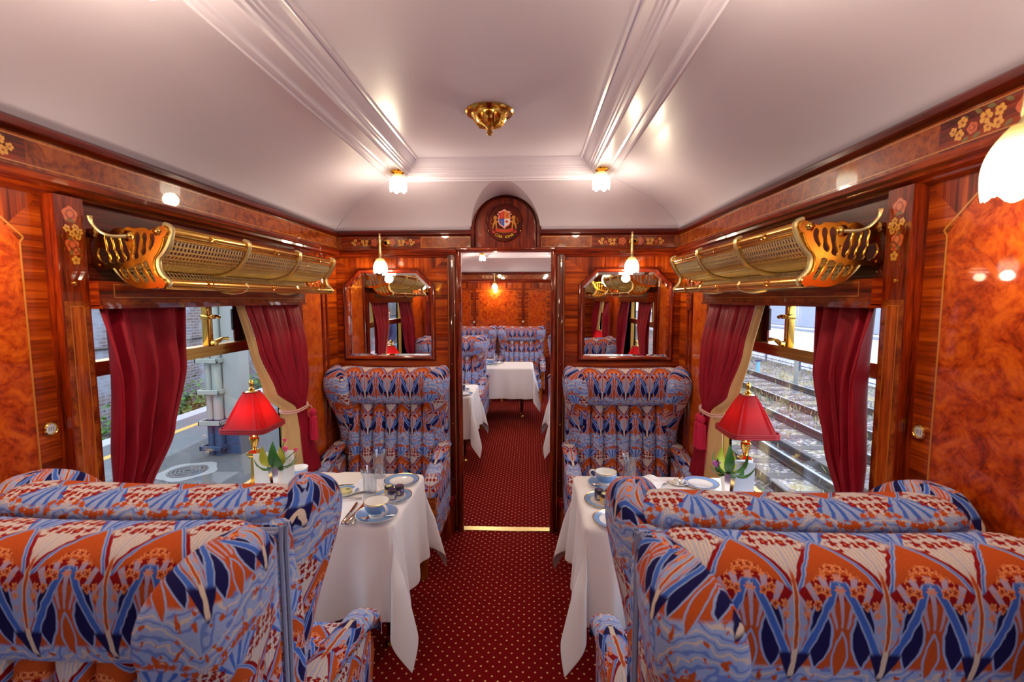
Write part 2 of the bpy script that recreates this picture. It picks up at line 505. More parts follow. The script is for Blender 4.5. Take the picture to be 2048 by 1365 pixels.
def rose(b, fn, cx, cy, r, m):
    b.face([fn(p[0], p[1], .0006) for p in fan_poly(cx, cy, r, 20, 0, lambda k: 1+.10*cos(k*PI/2))], 'inlay_'+m)
    b.face([fn(p[0], p[1], .0010) for p in fan_poly(cx, cy, r*.62, 14, .3, lambda k: 1+.1*cos(k*2))], 'inlay_dark')
    b.face([fn(p[0], p[1], .0014) for p in fan_poly(cx+r*.05, cy, r*.42, 12)], 'inlay_'+m)
def bloom(b, fn, cx, cy, r):
    for k in range(5):
        a = k*2*PI/5+cx*40
        b.face([fn(p[0], p[1], .0012) for p in fan_poly(cx+r*.62*cos(a), cy+r*.62*sin(a), r*.45, 7)], 'inlay_yellow')
    b.face([fn(p[0], p[1], .0016) for p in fan_poly(cx, cy, r*.25, 6)], 'inlay_dark')
def leafp(b, fn, x, y, a, l):
    q = [(0, 0), (.35, .22), (.7, .18), (1, 0), (.7, -.18), (.35, -.22)]
    b.face([fn(x+l*(p*cos(a)-r*sin(a)), y+l*(p*sin(a)+r*cos(a)), .0008) for p, r in q], 'inlay_leaf')
def spray(b, fn, cx, cy, h, d):                    # a rose with a tail of small flowers; d = direction of the tail
    rose(b, fn, cx, cy, h*.42, 'rose')
    for k, (ox, oy, r) in enumerate(((.95, .15, .2), (1.0, -.25, .2), (1.45, .1, .24), (1.35, -.28, .17), (1.95, -.1, .2), (2.35, .22, .2), (2.45, -.2, .2), (2.7, .0, .16))):
        if k == 4: rose(b, fn, cx+d*ox*h, cy+oy*h, h*.2, 'rose')
        else: bloom(b, fn, cx+d*ox*h, cy+oy*h, h*r)
    for ox, oy, a in ((.5, .3, .5), (.5, -.3, -.5), (1.1, .35, .3), (1.6, .3, .6), (1.6, -.35, -.3), (2.1, .3, .2), (2.05, -.35, -.5)):
        leafp(b, fn, cx+d*ox*h, cy+oy*h, a if d > 0 else PI-a, h*.36)
def line(b, fn, pts, w=.004, m='stringing', closed=False):
    n = len(pts)
    for i in range(n if closed else n-1):
        (x0, y0), (x1, y1) = pts[i], pts[(i+1) % n]; l = math.hypot(x1-x0, y1-y0)
        if l < 1e-6: continue
        nx, ny = -(y1-y0)/l*w/2, (x1-x0)/l*w/2
        b.face([fn(x0+nx, y0+ny, .0012), fn(x1+nx, y1+ny, .0012), fn(x1-nx, y1-ny, .0012), fn(x0-nx, y0-ny, .0012)], m)
def ven(b, fn, poly, m, grain, h=.0004):
    poly = [p for i, p in enumerate(poly) if math.dist(p, poly[i-1]) > 1e-6]
    ps = [fn(x, y, h) for x, y in poly]
    b.face(ps, m, [(p[1], p[0]) if grain == 'v' else (p[0], p[1]) for p in poly])

def side_wall(s, y0, y1, bays, name, label, full=True):
    xf = lambda x, y, z: (s*x, y, z)
    b = MB(xf=xf)
    b.box((1.18, y0, 0), (1.30, y1, SILL-.035), 'mahogany_dark', 'y')
    b.box((1.18, y0, 1.93), (1.30, y1, 2.13), 'mahogany_dark', 'y')
    b.box((1.165, y0, .63), (1.18, y1, .66), 'mahogany', 'y')
    edges = sorted(bays)
    prev = y0
    for w0, w1 in edges:                                   # solid wall between windows
        b.box((1.18, prev, SILL-.035), (1.30, w0, 1.93), 'mahogany', 'z')
        b.box((1.18, w0, 1.70), (1.30, w1, 1.93), 'mahogany_dark', 'y')
        b.box((1.15, w0, SILL-.035), (1.30, w1, SILL), 'mahogany_dark', 'y')
        b.box((1.112, w0, HEAD), (1.30, w1, 1.70), 'mahogany', 'y')
        f = lambda a, c, h: (1.112-h, a, c)
        ven(b, f, [(w0+.01, HEAD+.004), (w1-.01, HEAD+.004), (w1-.01, HEAD+.02), (w0+.01, HEAD+.02)], 'burl_brown', 'u')
        line(b, f, [(w0+.05, HEAD+.026), (w1-.05, HEAD+.026), (w1-.05, HEAD+.066), (w0+.05, HEAD+.066)], .003, closed=True)
        b.box((1.104, w0, HEAD-.008), (1.15, w1, HEAD+.003), 'mahogany', 'y')
        prev = w1
    b.box((1.18, prev, SILL-.035), (1.30, y1, 1.93), 'mahogany', 'z')
    return b
def wall_face(b, y):                                       # veneered panel between two window bays; y mirrors about YM
    f = lambda a, c, h: (1.18-h, a, c)
    ven(b, f, [(.71, .80), (1.19, .80), (1.19, 1.80), (1.11, 1.89), (.79, 1.89), (.71, 1.80)], 'burl', 'u')
    for sg in (0, 1):
        m = (lambda t: t) if sg == 0 else my
        ven(b, f, [(m(1.19), .80), (m(1.25), .80), (m(1.25), 1.93), (m(1.16), 1.835), (m(1.19), 1.80)], 'sapele', 'u')
        ven(b, f, [(m(1.16), 1.835), (m(1.25), 1.93), (m(.95), 1.93), (m(.95), 1.89), (m(1.11), 1.89)], 'sapele', 'v')
        line(b, f, [(m(1.19), .80), (m(1.19), 1.795), (m(1.20), 1.81), (m(1.10), 1.90), (m(.95), 1.90)], .005)
    b.box((1.165, .65, .76), (1.18, 1.25, .80), 'mahogany', 'y')
def pillar(b, m, s):                                       # marquetry pillar between panel and window
    b.box((1.14, m(1.25), .0), (1.30, m(WY0), 1.935), 'mahogany', 'z')
    f = lambda a, c, h: (1.14-h, m(a), c)
    ven(b, f, [(1.255, .80), (1.33, .80), (1.33, 1.64), (1.255, 1.64)], 'burl_brown', 'u')
    ven(b, f, [(1.272, .82), (1.313, .82), (1.313, 1.625), (1.272, 1.625)], 'walnut', 'v', .0008)
    line(b, f, [(1.272, .82), (1.313, .82), (1.313, 1.625), (1.272, 1.625)], .002, closed=True)
    g = lambda a, c, h: (1.14-h, m(c), a)
    rose(b, g, 1.885, 1.293, .022, 'rose')
    for k, (z, y) in enumerate(((1.845, 1.28), (1.85, 1.305), (1.832, 1.295), (1.825, 1.312), (1.84, 1.318))): bloom(b, g, z, y, .010)
    rose(b, g, 1.80, 1.293, .020, 'rose'); rose(b, g, 1.785, 1.302, .014, 'rose'); bloom(b, g, 1.757, 1.30, .013)
    for z, y, a in ((1.865, 1.28, 1), (1.862, 1.306, -1), (1.82, 1.28, 2), (1.77, 1.285, .5), (1.778, 1.315, -.5)): leafp(b, g, z, y, a, .02)
    b.lathe([(0, -.004), (.006, -.003), (.006, 0)], 8, (1.14, m(1.29), 1.69), 'brass', 'x')
def pilaster(b, m):                                        # burl pilaster by the end partition
    b.box((1.155, m(2.60), .76), (1.30, m(2.655), 1.70), 'mahogany', 'z')
    f = lambda a, c, h: (1.18-h, m(a), c)
    ven(b, f, [(2.66, .66), (END, .66), (END, 1.93), (2.66, 1.93)], 'sapele', 'u')
    ven(b, f, [(2.69, .68), (2.94, .68), (2.94, 1.80), (2.69, 1.80)], 'burl_pale', 'v', .0010)
    ven(b, f, [(2.66, 1.80), (2.97, 1.80), (2.97, 1.93), (2.66, 1.93)], 'sapele', 'v', .0012)
    for y in (2.665, 2.955, 3.02):
        b.tube([(1.178, m(y), .66), (1.178, m(y), 1.93)], .012, 8, 'mahogany')
for s, nm in ((-1, 'left'), (1, 'right')):
    b = side_wall(s, REAR-.08, END, [(WY0, WY1), (my(WY1), my(WY0))], 'wall', '')
    wall_face(b, 0)
    for m in ((lambda t: t), my):
        pillar(b, m, s); pilaster(b, m)
    struct(b.build('wall_'+nm, None, smooth=False), 'glossy panelled side wall in burl and banded mahogany, '+nm+' of the aisle')

# cornice with inlaid frieze, running round the saloon; it stops at the arch over the doorway
def cornice(y0, y1, gap, tagname, label, open0=False):
    W = 1.18; p = [((-gap, y1), (0, -1)), ((-W, y1), (1, -1)), ((-W, y0), (1, 1)), ((W, y0), (-1, 1)), ((W, y1), (-1, -1)), ((gap, y1), (0, -1))]
    lo = [(0, 1.93), (.022, 1.934), (.030, 1.944), (.044, 1.947), (.048, 1.957), (.062, 1.960), (.064, 1.974), (.045, 1.978), (.042, 1.984), (.028, 1.99)]
    hi = [(.028, 2.07), (.040, 2.072), (.050, 2.082), (.050, 2.096), (.042, 2.106), (.030, 2.112), (.0, 2.115)]
    runs = [p] if not open0 else [p[:2]+[((-W, y0), (1, 0))], [((W, y0), (-1, 0))]+p[4:]]
    def sw(b, prof, m):
        for q in runs: b.sweep(prof, q, m)
    b = MB()
    for q in runs: b.sweep(lo, [((math.copysign(DW+.012, v[0][0]), v[0][1]), v[1]) if abs(v[0][0]) == gap and gap else v for v in q], 'mahogany')
    o = b.build(tagname, None); struct(o, label)
    b = MB(); sw(b, [(.028, 1.99), (.028, 2.07)], 'burl_brown')
    for k in (1, 3):
        s = -1 if k == 1 else 1
        f = lambda a, c, h: (s*(W-.028-h), a, c)
        for ya in (y0+.03, y1-.03): pass
        line(b, f, [(y0+.04, 1.997), (y1-.04, 1.997)], .003); line(b, f, [(y0+.04, 2.063), (y1-.04, 2.063)], .003)
    b.build('frieze', None, o, smooth=False)
    b = MB(); sw(b, hi, 'mahogany_dark'); b.build('crown_moulding', None, o)
    return o
cor = cornice(REAR, END, .205, 'cornice', 'mahogany cornice with inlaid burl frieze round the near saloon')
b = MB()
for s in (-1, 1):
    f = lambda a, c, h: (a, END-.028-h, c)
    ven(b, f, [(s*.58, 1.992), (s*1.12, 1.992), (s*1.12, 2.068), (s*.58, 2.068)], 'mahogany', 'u')
    spray(b, f, s*.835-.058, 2.03, .056, -1); spray(b, f, s*.835+.058, 2.03, .056, 1)
    line(b, f, [(s*.24, 1.997), (s*.57, 1.997), (s*.57, 2.063), (s*.24, 2.063)], .003, closed=True)
    f2 = lambda a, c, h: (s*(1.152-h), a, c)
    ven(b, f2, [(.70, 1.992), (1.20, 1.992), (1.20, 2.068), (.70, 2.068)], 'mahogany', 'u')
    spray(b, f2, .95-.045, 2.03, .062, -1); spray(b, f2, .95+.045, 2.03, .062, 1)
b.build('marquetry', None, cor, smooth=False)

# ceiling: coved edge, two mouldings, flat centre; the end cove is cut by a small vault over the doorway arch
RS = .23; VZ = 2.125
def ring_prof():
    P = []
    for k in range(13):
        a = k/12*PI/2; P.append((.539*(.55*(1-cos(a))+.45*k/12), 2.113+.201*(.55*sin(a)+.45*k/12)))
    mould = [(.539, 2.314), (.542, 2.303), (.552, 2.301), (.556, 2.309), (.568, 2.309), (.571, 2.304), (.580, 2.305), (.583, 2.314), (.590, 2.317)]
    mould += [(.648, 2.317), (.650, 2.309), (.658, 2.307), (.662, 2.316), (.672, 2.318), (.674, 2.327), (.680, 2.328), (.683, 2.336), (.690, 2.338),
              (.694, 2.347), (.704, 2.357), (.714, 2.372), (.718, 2.380), (.7225, 2.373), (.732, 2.373), (.736, 2.381), (.745, 2.383)]
    return P, mould
def vault(x, d):
    if abs(x) >= RS: return -1
    return VZ+math.sqrt(RS*RS-x*x)-.02-(d/.539)*.022
def ceiling(y0, y1, vaulted, name, label):
    P, mould = ring_prof(); W = 1.155; K = .945
    C = lambda d: ((-W+d, y0+d*K), (W-d, y0+d*K), (W-d, y1-d*K), (-W+d, y1-d*K))
    allp = P+mould
    b = MB()
    for side in range(4):
        i, j = side, (side+1) % 4
        for k in range(len(allp)-1):
            if side == 2 and vaulted and k < 12: continue
            (d0, z0), (d1, z1) = allp[k], allp[k+1]
            A, B, Cc, D = C(d0)[i], C(d0)[j], C(d1)[j], C(d1)[i]
            b.face([(*A, z0), (*B, z0), (*Cc, z1), (*D, z1)], 'white_paint')
    (dl, zl) = allp[-1]; q = C(dl)
    b.face([(*p, zl) for p in q], 'white_paint')
    if vaulted:
        xs = [-1, -.9, -.7, -.5, -.35]+[-RS*1.001]+[RS*sin((k/36-.5)*PI) for k in range(37)]+[RS*1.001]+[.35, .5, .7, .9, 1]
        import bisect
        def zc(d):
            for k in range(12):
                if d <= P[k+1][0]: t = (d-P[k][0])/(P[k+1][0]-P[k][0]); return P[k][1]+t*(P[k+1][1]-P[k][1])
            return P[12][1]
        def dstar(x):                                      # where the little vault meets the cove
            if abs(x) >= RS or vault(x, 0) <= zc(0): return 0.0
            lo_, hi_ = 0.0, .539
            if vault(x, hi_) > zc(hi_): return hi_
            for _ in range(40):
                md = (lo_+hi_)/2
                if vault(x, md) > zc(md): lo_ = md
                else: hi_ = md
            return lo_
        X = lambda q: q if abs(q) <= .3 else math.copysign(.3+(abs(q)-.3)/.7*(W-.3), q)
        n = len(xs)-1; nd = 26
        def cv(u, w):
            q = xs[int(round(u*n))]; d0 = dstar(q); d = d0+(.539-d0)*w; x = q
            if abs(q) > .3: x = math.copysign(.3+(abs(q)-.3)/.7*(W-d-.3), q)
            return (x, y1-d*K, zc(d))
        b.grid(cv, n, nd, 'white_paint')
        vx = [q for q in xs if abs(q) < RS]
        def vt(u, w):
            q = vx[int(round(u*(len(vx)-1)))]; d = dstar(q)*w
            return (q, y1-d*K, max(zc(d), vault(q, d)))
        b.grid(vt, len(vx)-1, 10, 'white_paint')
    for sx in (-1, 1):                                     # hip ribs
        for e in (y0, y1):
            pts = [(sx*(W-d-.002), (e+d*K+.002 if e == y0 else e-d*K-.002), z-.002) for d, z in P]
            b.tube(pts, .006, 6, 'white_paint')
    return struct(b.build(name, None, angle=13), label)
ceiling(REAR+.028, END-.028, True, 'ceiling', 'white coved saloon ceiling with moulded border')

# end partition with the doorway
b = MB()
for s in (-1, 1):
    b.box((s*.39, END, 0), (s*1.30, END+.075, DH), 'mahogany', 'z')
    f = lambda a, c, h: (a, END-h, c)
    ven(b, f, [(s*.40, .66), (s*1.18, .66), (s*1.18, 1.93), (s*1.03, 1.82), (s*.56, 1.82), (s*.40, 1.93)], 'sapele', 'u')
    ven(b, f, [(s*.40, 1.93), (s*1.18, 1.93), (s*1.0, 1.78), (s*.60, 1.78)], 'sapele', 'v', .0008)
    b.box((s*.40, END-.012, .63), (s*1.18, END, .66), 'mahogany', 'x')
    ven(b, f, [(s*.40, .10), (s*1.18, .10), (s*1.18, .63), (s*.40, .63)], 'mahogany_dark', 'v')
    b.box((s*.40, END-.015, 0), (s*1.18, END, .10), 'mahogany_dark', 'x')
b.box((-1.30, END, DH), (1.30, END+.075, 2.40), 'mahogany_dark', 'x')
struct(b.build('wall_end', None, smooth=False), 'end partition of banded mahogany veneer with open doorway')
d = bpy.data.objects.new('door_1', None); COL.objects.link(d); struct(d, 'mahogany frame round the open doorway')
for s in (-1, 1):
    b = MB(grain='z'); b.rbox((s*DW, END-.035, 0), (s*.40, END+.09, DH+.005), .006, 2, 'mahogany_dark')
    f = lambda a, c, h: (s*a, END-.035-h, c)
    line(b, f, [(.352, .03), (.352, 1.93)], .003); line(b, f, [(.392, .03), (.392, 1.93)], .003)
    j = b.build('jamb', None, d)
    b = MB(grain='z'); b.tube([(s*(DW+.002), END-.03, 0), (s*(DW+.002), END-.03, DH)], .017, 10, 'mahogany'); b.build('bead', None, j)
    for z in (.10, .38, .78, 1.20, 1.90):
        b = MB(); b.lathe([(0, -.004), (.004, -.0035), (.006, 0)], 8, (s*.372, END-.035, z), 'brass', 'y'); b.build('screw', None, j)
b = MB(grain='x'); b.rbox((-.40, END-.035, DH-.005), (.40, END+.09, DH+.02), .006, 2, 'mahogany_dark'); b.rbox((-.335, END-.064, DH-.008), (.335, END-.02, DH+.017), .009, 3, 'mahogany'); b.build('lintel', None, d)
b = MB(); b.rbox((-DW, END-.03, 0), (DW, END+.03, .006), .003, 1, 'brass_pale'); tag(b.build('threshold_strip', None), 'worn brass strip across the carpet in the doorway', 'threshold strip')
# rear partition (behind the viewer)
b = MB(); b.box((-1.30, REAR-.08, 0), (1.30, REAR, 2.40), 'mahogany', 'z')
f = lambda a, c, h: (a, REAR+h, c)
for s in (-1, 1): ven(b, f, [(s*.40, .66), (s*1.18, .66), (s*1.18, 1.93), (s*.40, 1.93)], 'sapele', 'u')
struct(b.build('wall_rear', None, smooth=False))

# arched name panel over the doorway
t = thing('arched_name_panel', 'arched mahogany panel over the doorway carrying the round crest', 'panel', (0, END-.03, 0))
arc = [(RS*.93*cos(a), VZ+RS*.93*sin(a)) for a in [k/28*PI for k in range(29)]]
b = MB(grain='z'); b.prism(arc+[(-RS*.93, DH+.018), (RS*.93, DH+.018)], -.004, .03, 'mahogany', lambda a, c, h: (a, h, c)); b.build('board', None, t, angle=30)
for rr, rad, nm in ((RS*.965, .016, 'arch_moulding'), (RS*.87, .007, 'arch_moulding')):
    b = MB(); b.tube([(rr, -.006, DH+.02)]+[(rr*cos(k/28*PI), -.006, VZ+rr*sin(k/28*PI)) for k in range(29)]+[(-rr, -.006, DH+.02)], rad, 8, 'mahogany_dark'); b.build(nm, None, t)
t = thing('crest_roundel', 'round mahogany plaque with painted coat of arms and gold car name', 'plaque', (-.008, END-.036, 2.155))
fl = lambda a, c, h: (a, -.008-h, c)
b = MB(); b.lathe([(0, -.008), (.112, -.008), (.114, -.014), (.122, -.014), (.126, -.006), (.126, .0)], 48, (0, 0, 0), 'mahogany_dark', 'y'); b.build('disc', None, t)
for n_, c_ in (('crest_red', S(200, 30, 20)), ('crest_orange', S(210, 120, 30)), ('crest_blue', S(20, 80, 190)), ('crest_white', S(235, 225, 225)), ('crest_pink', S(240, 160, 150)), ('crest_gold', S(190, 120, 30)), ('crest_text', S(250, 210, 40))): simple(n_, c_, .5)
sh = [(0, .082), (.012, .072), (.034, .066), (.034, .03), (.036, .005), (.028, -.012), (.012, -.022), (0, -.034)]
poly = sh+[(-x, z) for x, z in sh[::-1][1:-1]]
b = MB(); b.prism([(x*1.16, (z-.024)*1.12+.024) for x, z in poly], .0, .002, 'crest_pink', fl)
for sx in (-1, 1): b.prism([(sx*.034, .05), (sx*.050, .052), (sx*.046, .058), (sx*.034, .062)], 0, .002, 'crest_pink', fl)
quad = [((-1, 1), 'crest_red'), ((1, 1), 'crest_orange'), ((-1, -1), 'crest_blue'), ((1, -1), 'crest_white')]
for (sx, up_), m in quad:
    pts = [(0, .024)]+([(0, .076), (.012, .070), (.034, .062), (.034, .024)] if up_ > 0 else [(.035, .024), (.035, .005), (.027, -.010), (.012, -.019), (0, -.029)])
    b.prism([(sx*x, z) for x, z in pts], .0022, .003, m, fl)
for k in range(3): b.prism(fan_poly(-.017, .058-k*.011, .0045, 7, k, lambda i: 1+.3*cos(i*2.4)), .0032, .0038, 'crest_gold', fl)
b.prism([(.010, .032), (.014, .050), (.020, .060), (.024, .050), (.022, .040), (.026, .032), (.018, .038)], .0032, .0038, 'crest_red', fl)
b.prism([(-.026, .016), (-.016, .012), (-.012, -.006), (-.018, -.010), (-.020, .004)], .0032, .0038, 'crest_gold', fl)
b.prism(fan_poly(.016, .006, .013, 14, 0, lambda i: 1 if i % 2 else .55), .0032, .0038, 'crest_red', fl)
b.build('shield', None, t, smooth=False)
for sx in (-1, 1):
    b = MB()
    lion = [(.050, .040), (.062, .046), (.072, .040), (.074, .028), (.068, .022), (.072, .004), (.078, -.014), (.082, -.040), (.074, -.042), (.070, -.022), (.062, -.006), (.058, -.020), (.054, -.038), (.047, -.038), (.050, -.016), (.050, .0), (.042, .006), (.040, .012), (.052, .012), (.056, .022), (.044, .026), (.042, .032), (.052, .032)]
    b.prism([(sx*x, z) for x, z in lion], 0, .0018, 'crest_gold', fl)
    tail = [(.076, -.012), (.090, -.004), (.092, .010), (.084, .022), (.088, .030)]
    b.tube([fl(sx*x, z, .001) for x, z in tail], .0018, 5, 'crest_gold'); b.build('lion', None, t, smooth=False)
b = MB()
def rib(x): return -.052-.012*(1-(x/.06)**2)
for k in range(10):
    x0, x1 = -.06+k*.012, -.048+k*.012
    b.prism([(x0, rib(x0)), (x1, rib(x1)), (x1, rib(x1)+.016), (x0, rib(x0)+.016)], 0, .0015, 'crest_red', fl)
for sx in (-1, 1): b.prism([(sx*.060, -.062), (sx*.082, -.046), (sx*.078, -.068), (sx*.064, -.070)], 0, .001, 'crest_red', fl)
b.tube([fl(x/100, rib(x/100)-.003, .001) for x in range(-6, 7)], .0016, 5, 'crest_gold')
b.tube([fl(x/100, rib(x/100)+.018, .001) for x in range(-5, 6)], .0014, 5, 'crest_gold')
b.build('ribbon', None, t, smooth=False)
text_mesh('ribbon_lettering', 'PULLMAN', .0125, .0003, 'crest_gold', t, lambda x, y, z: fl(x, rib(x)+.008+y, .0022-z), 1.15)
def bend(x, y, z):
    R_ = .095; a = x/R_; r = R_-y
    return fl(r*sin(a), -r*cos(a)-.002, .001+z)
text_mesh('car_name', 'CAR  IONE', .025, .0006, 'crest_text', t, bend, 1.08)
for sx in (-1, 1):
    b = MB(); b.lathe([(0, -.004), (.003, -.003), (.0045, 0)], 8, (sx*.106, -.012, -.055), 'brass', 'y'); b.build('screw', None, t)
# ------------------------------------------------------------------ wing armchairs (local: back at y=0, facing +y)
TH = .345
simple('piping_cord', S(140, 150, 186), .9)
def make_chair(label):
    t = thing('wing_armchair', label, 'armchair', group='wing armchairs in peacock fan fabric')
    F = 'fabric'
    # headrest roll: profile in (y, z), swept across x, ends rising into the wings
    prof = [(.012, 1.145), (.0, 1.165), (.012, 1.188), (.05, 1.203), (.105, 1.203), (.148, 1.185), (.166, 1.14), (.169, 1.07), (.160, 1.0), (.142, .962), (.12, .95), (.06, .95)]
    L = [0]
    for k in range(1, len(prof)): L.append(L[-1]+math.dist(prof[k], prof[k-1]))
    k0 = L[9]
    n = len(prof)-1
    xs = [(-1+2*k/26) for k in range(27)]
    xs = [math.copysign(abs(q)**.8, q) for q in xs]
    def hf(u, w):
        q = xs[int(round(u*26))]; x = q*.362; k = int(round(w*n)); y, z = prof[k]
        e = abs(q)
        dip = -.014*(1-e*e)*max(0, (z-1.08)/.12)
        bulge = .012*(1-e**4)*(1 if 3 < k < 11 else 0)
        t_ = max(0, (e-.78)/.22); sc = math.sqrt(max(0.0, 1-t_*t_))*.75+.25 if t_ > 0 else 1
        return (x, .08+(y+bulge-.08)*sc, 1.0+(z+dip-1.0)*(.82+.18*sc))
    b = MB(); b.grid(hf, 26, n, F, lambda u, w: (xs[int(round(u*26))]*.362+.075, -.03+TH*1.11+(k0-L[int(round(w*n))])*.76))
    for q in (0, 1): b.face([hf(q, k/n) for k in range(n+1)], F)
    o = b.build('headrest', F, t, angle=180); md = o.modifiers.new('soft', 'SUBSURF'); md.levels = md.render_levels = 1
    # fluted lower back: channels
    def bf(u, w):
        x = (u-.5)*.595; z = .44+w*.525
        c = abs(((x/.085)+.5) % 1-.5)*2
        return (x, .075+.045*(1-w)+.038*math.sqrt(max(0, 1-c**2.2))+.03*sin(w*PI)*.6, z)
    b = MB(); b.grid(bf, 84, 14, F, lambda u, w: ((u-.5)*.595+.075, (.44+w*.525)-.95+.235+TH))
    b.build('back_cushion', F, t)
    # flat outside back with piping
    b = MB(); b.rbox((-.375, -.0, .16), (.375, .07, 1.15), .02, 2, F); b.build('back_panel', F, t)
    b = MB(); b.tube([(-.37, .004, .18), (-.372, -.004, .6), (-.372, -.004, 1.11), (-.36, -.006, 1.14), (-.2, -.006, 1.13), (0, -.006, 1.125), (.2, -.006, 1.13), (.36, -.006, 1.14), (.372, -.004, 1.11), (.372, -.004, .6), (.37, .004, .18)], .005, 6, 'piping_cord', sm=3)
    b.build('piping', None, t)
    for s in (-1, 1):
        # wing: loops in plan at rising heights
        lev = [  # z, forward reach, outer x, inner x, front thickness swell
            (.60, .105, .345, .235, .0), (.70, .122, .352, .235, .0), (.80, .140, .362, .235, .0), (.90, .180, .374, .236, .004),
            (.97, .225, .384, .238, .010), (1.03, .256, .392, .242, .014), (1.08, .268, .398, .248, .016), (1.12, .262, .402, .254, .014),
            (1.15, .246, .402, .264, .010), (1.18, .218, .396, .282, .004), (1.20, .184, .380, .304, -.002), (1.210, .145, .358, .328, -.004)]
        def wing_pt(k, a):
            z, f, xo, xi, sw = lev[k]
            y0 = .012 if z < 1.14 else .012+(z-1.14)*1.1
            xm, hw = (xo+xi)/2, (xo-xi)/2
            ym, hl = (f+y0)/2, (f-y0)/2
            ca, sa = cos(a), sin(a)
            ex = 2/3.6
            px = math.copysign(abs(ca)**ex, ca); py = math.copysign(abs(sa)**ex, sa)
            fw = (py+1)/2
            x = xm+px*(hw*(.62+.38*fw)+sw*fw) + (.02*(1-fw) if z > .9 else .012*(1-fw))
            return (s*x, ym+py*hl, z)
        N = 28; nl = len(lev)-1
        b = MB()
        per = []
        def wf(u, w): return wing_pt(int(round(w*nl)), u*2*PI-PI/2)
        def wuv(u, w):
            k = int(round(w*nl)); z = lev[k][0]; a = u*2*PI-PI/2
            p = wing_pt(k, a)
            return (p[1]*.95+(lev[k][2]-abs(p[0]))*.95+.02*s, z-.86+TH*.32+max(0, (k-9))*.015)
        b.grid(wf, N, nl, F, wuv, cu=True)
        top = [wing_pt(nl, 2*PI*k/N-PI/2) for k in range(N)]
        b.face(top, F)
        o = b.build('wing', F, t, angle=180); md = o.modifiers.new('soft', 'SUBSURF'); md.levels = md.render_levels = 1
        # arm: padded top, drooping front, wooden support below
        def arm(u, w):
            pth = [(.06, .655), (.16, .655), (.28, .632), (.38, .608), (.46, .588), (.505, .565), (.522, .53), (.518, .495)]
            k = w*(len(pth)-1); i = min(int(k), len(pth)-2); fr = k-i
            y = pth[i][0]*(1-fr)+pth[i+1][0]*fr; z = pth[i][1]*(1-fr)+pth[i+1][1]*fr
            dy, dz = pth[i+1][0]-pth[i][0], pth[i+1][1]-pth[i][1]; l = math.hypot(dy, dz); ny, nz = -dz/l, dy/l
            a = PI*(1-u); h = .032
            px = .047*math.copysign(abs(cos(a))**.7, cos(a)); pz = h*abs(sin(a))**.8
            return (s*(.352+px), y+ny*pz, z+nz*pz)
        b = MB(); b.grid(arm, 12, 21, F, lambda u, w: (u*.14+.005, .62-w*.55))
        b.grid(lambda u, w: (s*(.352-.047+.094*u), .07+w*.43, .655-.11*max(0, w-.2)), 1, 6, F)
        ar = b.build('armrest', F, t)
        b = MB(xf=(lambda x, y, z: (s*x, y, z)))
        b.prism([(.505, .50), (.515, .44), (.49, .36), (.50, .30), (.53, .25), (.525, .21), (.48, .20), (.455, .26), (.455, .36), (.475, .42), (.46, .53)], .325, .375, 'chair_wood', lambda a, c, h: (h, a, c))
        b.build('arm_support', 'chair_wood', ar)
        b = MB(); b.rbox((s*.315, .03, .18), (s*.385, .475, .60), .018, 2, F); b.build('side_panel', F, t)
    b = MB(); b.rbox((-.325, .08, .20), (.325, .60, .37), .03, 3, F); b.build('seat_base', F, t)
    b = MB(); b.rbox((-.30, .10, .36), (.30, .63, .475), .045, 4, F); b.build('seat_cushion', F, t)
    for sx in (-1, 1):
        for y in (.05, .53):
            b = MB(grain='z'); x = sx*.31
            r0, r1 = .026, .017
            dy = -.03 if y < .2 else .02
            b.grid(lambda u, w: (x+(r1+(r0-r1)*w)*[-1, 1, 1, -1][int(u*4) % 4], y+dy*(1-w)+(r1+(r0-r1)*w)*[-1, -1, 1, 1][int(u*4) % 4], w*.21), 4, 2, 'chair_wood', None, cu=True)
            b.face([(x+r1*a, y+dy+r1*c, 0) for a, c in ((-1, -1), (1, -1), (1, 1), (-1, 1))], 'chair_wood')
            b.build('leg', 'chair_wood', t)
    return t
chair = make_chair('wing armchair against the end partition left of the doorway, facing the left table')
G1 = 'wing armchairs in peacock fan fabric'
def put(x, y, rz, label, first=[True]):
    if first[0]:
        first[0] = False; chair.location = (x, y, 0); chair.rotation_euler = (0, 0, rz); chair['label'] = label; return chair
    return dup(chair, (x, y, 0), rz, label)
put(-.770, 3.145, PI, 'wing armchair against the end partition left of the doorway, below the left mirror')
put(.780, 3.145, PI, 'wing armchair against the end partition right of the doorway, below the right mirror')
put(-.745, .965, 0, 'wing armchair with its back to the viewer, drawn up to the left dining table')
put(.765, .965, 0, 'wing armchair with its back to the viewer, drawn up to the right dining table')
put(-.745, .935, PI, 'blurred armchair closest to the viewer on the left, headrest and wing toward us')
put(.765, .935, PI, 'blurred armchair closest to the viewer on the right, headrest and wing toward us')
